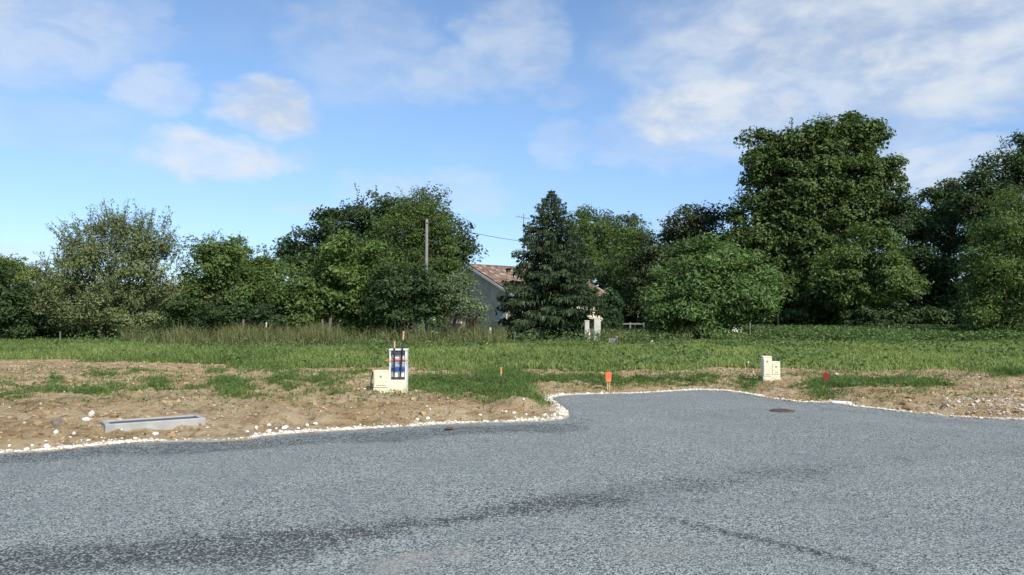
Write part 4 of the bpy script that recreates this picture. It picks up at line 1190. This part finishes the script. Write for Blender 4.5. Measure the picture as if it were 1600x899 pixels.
# ------------------------------------------------------------------ service boxes
CREAM = plain('cream_glassfibre', (.80, .75, .56), .55, .07, 5, .08, 60, dirt=.28, dirtcol=(.52, .42, .28, 1))
GREYP = plain('grey_plastic', (.20, .20, .21), .5, .1, 10, .05, 50)
LINE = plain('dark_joint', (.20, .17, .11), .8, .1, 10, 0)
def service_box(px, pyb, wpx, hpx, depth, label, yaw=0., door=True, base_h=.22, cap=.0, group=None):
    p = G(px, pyb); s_ = p[1] / F; wd = wpx * s_; h = hpx * s_ + .02
    root = thing('service_box', (p[0], p[1], p[2] - .02), label, 'utility box', group, rz=yaw)
    hb = h * base_h
    mb = MB(); mb.box((-wd / 2, 0, -.05), (wd / 2, depth, hb), .008); mb.build('base', CREAM, root)
    mb = MB(); mb.box((-wd / 2, .012, hb + .003), (wd / 2, depth, h - .035), .008); mb.build('body', CREAM, root)
    mb = MB(); mb.box((-wd / 2 - .003, .006, h - .034), (wd / 2 + .003, depth + .003, h), .01); mb.build('lid', CREAM, root)
    if door:
        mb = MB(); mb.box((-wd / 2 + .018, -.004, hb + .012), (wd / 2 - .018, .0105, h - .045), .006); d = mb.build('door', CREAM, root)
        mb = MB(); mb.tube([(0.0, -.012, h - .12), (0.0, -.003, h - .12)], .02, 10); mb.build('lock', GREYP, d)
        mb = MB(); mb.box((-wd / 2 + .06, -.0075, hb + .05), (wd / 2 - .06, -.0045, hb + .06), .001); mb.build('rib', LINE, d)
    return root, p, s_, wd, h
service_box(595, 614, 24, 33, .24, 'cream service box with a lock on its door left of the open cabinet', yaw=-.02)
service_box(1199.5, 594, 13.5, 36, .34, 'taller narrow cream service box of the pair on the right verge', yaw=-.16, base_h=.16)
service_box(1213, 594, 12.5, 28, .22, 'shorter cream service box joined to the taller one on the right verge', yaw=-.16, base_h=.3)
# open cabinet: hollow shell, panel inside, low cover in front
p = G(620, 613); s_ = p[1] / F
cb = thing('meter_cabinet', (p[0], p[1], p[2] - .02), 'tall white doorless meter cabinet with a blue striped panel inside', 'utility cabinet', rz=-.03)
wd = 27 * s_; h = 67 * s_; dp = .24; y0 = .09
mb = MB()
mb.box((-wd / 2, y0, -.05), (-wd / 2 + .03, y0 + dp, h - .04), .006); mb.box((wd / 2 - .03, y0, -.05), (wd / 2, y0 + dp, h - .04), .006)
mb.box((-wd / 2 + .031, y0 + dp - .025, -.05), (wd / 2 - .031, y0 + dp, h - .041), .004)
mb.build('shell', WHITEP, cb)
mb = MB(); mb.box((-wd / 2 - .012, y0 - .012, h - .039), (wd / 2 + .012, y0 + dp + .012, h), .01); mb.build('lid', WHITEP, cb)
mb = MB(); mb.box((-wd / 2 + .036, y0 + .035, .30), (wd / 2 - .036, y0 + dp - .03, h - .06), .004); pnl = mb.build('panel', plain('panel_white', (.78, .76, .74), .5, .06, 8, .03), cb)
hw = wd / 2 - .036
def strip(name, z0, z1, col, d=.012, xa=-hw, xb=hw):
    mb = MB(); mb.box((xa + .004, y0 + .035 - d, z0), (xb - .004, y0 + .0335, z1), .003); mb.build(name, plain(name + '_paint', col, .45, .06, 10, .03), pnl)
strip('top_cover', h - .115, h - .07, (.06, .065, .07), .05)
strip('pink_strip', h - .235, h - .19, (.60, .42, .40), .015)
strip('label_strip', h - .30, h - .25, (.70, .66, .66), .02)
strip('red_strip', h - .262, h - .250, (.55, .16, .14), .024)
strip('switch_row', h - .37, h - .32, (.36, .44, .60), .03)
strip('blue_strip', h - .46, h - .395, (.03, .10, .38), .035)
mb = MB(); mb.box((hw * .15, y0 - .008, h - .30), (hw * .32, y0 + .0145, h - .25), .003); mb.build('dial', GREYP, pnl)
mb = MB(); mb.box((-wd / 2 - .005, 0, -.05), (wd / 2 - .002, y0 - .003, 19 * s_), .008); mb.build('front_cover', CREAM, cb)
# conduits standing in the cabinet
BLACKP = plain('black_conduit', (.018, .017, .018), .45, .2, 20, .1, 80)
ORANGE = plain('orange_plastic', (.75, .24, .07), .5, .12, 10, .05)
TAN = plain('frayed_tan', (.62, .40, .26), .8, .2, 20, .1)
def conduit(px_b, px_t, py_t, label, tip, yoff=.045, rad=.017):
    b_ = G(620, 613); zt_ = W(px_t, py_t, b_[1] + yoff)[2]
    xb = W(px_b, 600, b_[1] + yoff)[0]; xt = W(px_t, py_t, b_[1] + yoff)[0]
    z0 = b_[2] + .15
    root = thing('conduit', (xb, b_[1] + yoff, z0), label, 'conduit')
    H = zt_ - z0; dx = xt - xb
    q = np.array([(0, 0, 0), (dx * .25, .0, H * .3), (dx * .62, .0, H * .62), (dx * .9, 0, H * .84)])
    mb = MB(); mb.tube(q, rad, 10); mb.build('sleeve', BLACKP, root, smooth=True)
    mb = MB(); mb.tube([q[-1] + (0, 0, .001), (dx * .97, 0, H * .93), (dx, 0, H)], [rad * .8, rad * .95, rad * .55], 8); mb.build('frayed_end', tip, root)
    for e in range(3):
        mb = MB(); a_ = e * 2.1; mb.tube([(dx * .97, 0, H * .93), (dx + .012 * math.cos(a_), .012 * math.sin(a_), H * .98), (dx + .026 * math.cos(a_), .02 * math.sin(a_), H * 1.02)], .005, 5); mb.build('wire_end', tip, root)
conduit(615.5, 616.5, 534, 'shorter black conduit with tan tip standing upright in the open cabinet', TAN)
conduit(625, 630.5, 519, 'taller black conduit leaning right with pale orange tip in the open cabinet', plain('faded_orange_tip', (.66, .36, .27), .7, .2, 20))
# third conduit behind the left box
p = G(579, 611); s_ = p[1] / F
root = thing('conduit', (p[0], p[1] + .25, p[2] - .03), 'short black conduit with an orange tip at the left side of the service box', 'conduit')
mb = MB(); mb.tube([(-.02, -.15, 0), (-.015, -.08, .25), (.0, 0, 30 * s_)], .014, 8); mb.build('sleeve', BLACKP, root, smooth=True)
mb = MB(); mb.tube([(0, 0, 30 * s_ + .001), (0, 0, 36 * s_)], [.014, .010], 8); mb.build('cap', ORANGE, root)
# orange tape strung round the cabinet
b_ = G(620, 613); zc = W(620, 563, b_[1])[2]; hw2 = 14.6 * b_[1] / F
q = [(-hw2 - .05, .02, -.015), (-hw2, .06, 0), (0, .055, .01), (hw2, .06, .005), (hw2 + .05, .0, -.02)]
mb = MB(); mb.tube(q, .008, 6); mb.build('orange_tape', ORANGE, loc=(b_[0], b_[1], zc), label='thin orange tape tied across the front of the open cabinet', cat='tape')

# ------------------------------------------------------------------ markers
WOODL = plain('raw_pine', (.56, .38, .20), .75, .2, 12, .2)
p = G(783, 599); s_ = p[1] / F
st = thing('survey_stake', (p[0], p[1], p[2] - .05), 'bare wooden survey stake with orange top in the tall weeds', 'stake')
mb = MB(); mb.box((-.019, -.019, 0), (.019, .019, 18 * s_ + .05), .004); mb.build('shaft', WOODL, st)
mb = MB(); mb.box((-.021, -.021, 18 * s_ + .051), (.021, .021, 24 * s_ + .05), .006); mb.build('painted_top', ORANGE, st)
p = G(951, 612); s_ = p[1] / F
st = thing('survey_marker', (p[0], p[1], p[2] - .05), 'orange flagged survey marker on a wooden stake at the far road edge', 'marker')
mb = MB(); mb.box((-.034, .0, 0), (-.010, .024, 17 * s_ + .05), .004); mb.box((.010, .0, 0), (.032, .022, 16 * s_ + .05), .004); mb.build('stake', WOODL, st)
NEON = plain('fluorescent_orange', (.85, .16, .06), .5, .08, 12, .03)
mb = MB(); n_ = 6
for k, (x0, x1, z0, z1) in enumerate([(-5.0, 4.4, 17, 29)]):
    mb.box((x0 * s_, -.016, z0 * s_ + .05), (x1 * s_, -.003, z1 * s_ + .05), .005)
mb.build('plate', NEON, st)
mb = MB(); mb.box((-4.0 * s_, -.02, 14 * s_ + .05), (3.6 * s_, -.0165, 18 * s_ + .05), .003); mb.build('tape', ORANGE, st)
p = G(1291, 606); s_ = p[1] / F
st = thing('round_marker', (p[0], p[1], p[2] - .05), 'round dark red marker disc on a thin stem in the grass clump', 'marker')
mb = MB(); mb.tube([(0, .012, 0), (0, .012, 20 * s_ + .05)], .010, 8); mb.build('stem', plain('rusty_stem', (.16, .07, .05), .8, .3, 20), st)
mb = MB(); mb.tube([(0, -.006, 17 * s_ + .05), (0, .004, 17 * s_ + .05)], 5.8 * s_, 18); mb.build('disc', plain('dark_red_paint', (.21, .02, .015), .55, .15, 14, .05), st)
# bent wire with white tags left of the right-hand boxes
p = G(1177, 584); s_ = p[1] / F
st = thing('bent_wire', p, 'thin bent wire with a white tag at each end left of the paired boxes', 'wire')
mb = MB(); mb.tube([(0, 0, -.03), (-.01, 0, .04), (-.06, 0, .16), (-.13, 0, 17 * s_)], .005, 5); mb.build('strand', BLACKP, st)
for (x, z) in ((-.13, 17 * s_), (.0, .035)):
    mb = MB(); mb.box((x - .014, -.008, z - .02), (x + .014, .008, z + .02), .004); mb.build('tag', WHITEP, st)
# rusty covers in the road
RUST = plain('rusty_iron', (.15, .095, .085), .8, .35, 12, .5, 60)
def cover(px, py, wpx, dpx, label):
    x, y = [float(v_) for v_ in flat(px, py)]
    root = thing('manhole_cover', (x, y, .006), label, 'manhole cover')
    r0 = wpx / F * y / 2
    mb = MB(); mb.tube([(0, 0, -.01), (0, 0, .012), (0, 0, .012)], [r0, r0, r0 * .96], 28); mb.build('frame', RUST, root)
    mb = MB(); mb.tube([(0, 0, .0125), (0, 0, .019), (0, 0, .02)], [r0 * .84, r0 * .84, r0 * .8], 28); lid = mb.build('lid', RUST, root)
    for k in range(5):
        u = (-.5 + k * .25) * r0; hl = math.sqrt(max(.01, (.78 * r0) ** 2 - u * u))
        mb = MB(); mb.box((u - .012, -hl, .0205), (u + .012, hl, .026), .002); mb.build('rib', RUST, lid)
cover(703, 672, 17, 6, 'small reddish rusty cover near the left road edge')
cover(1222, 643, 38, 7, 'broad rusty manhole cover in the road below the paired boxes')
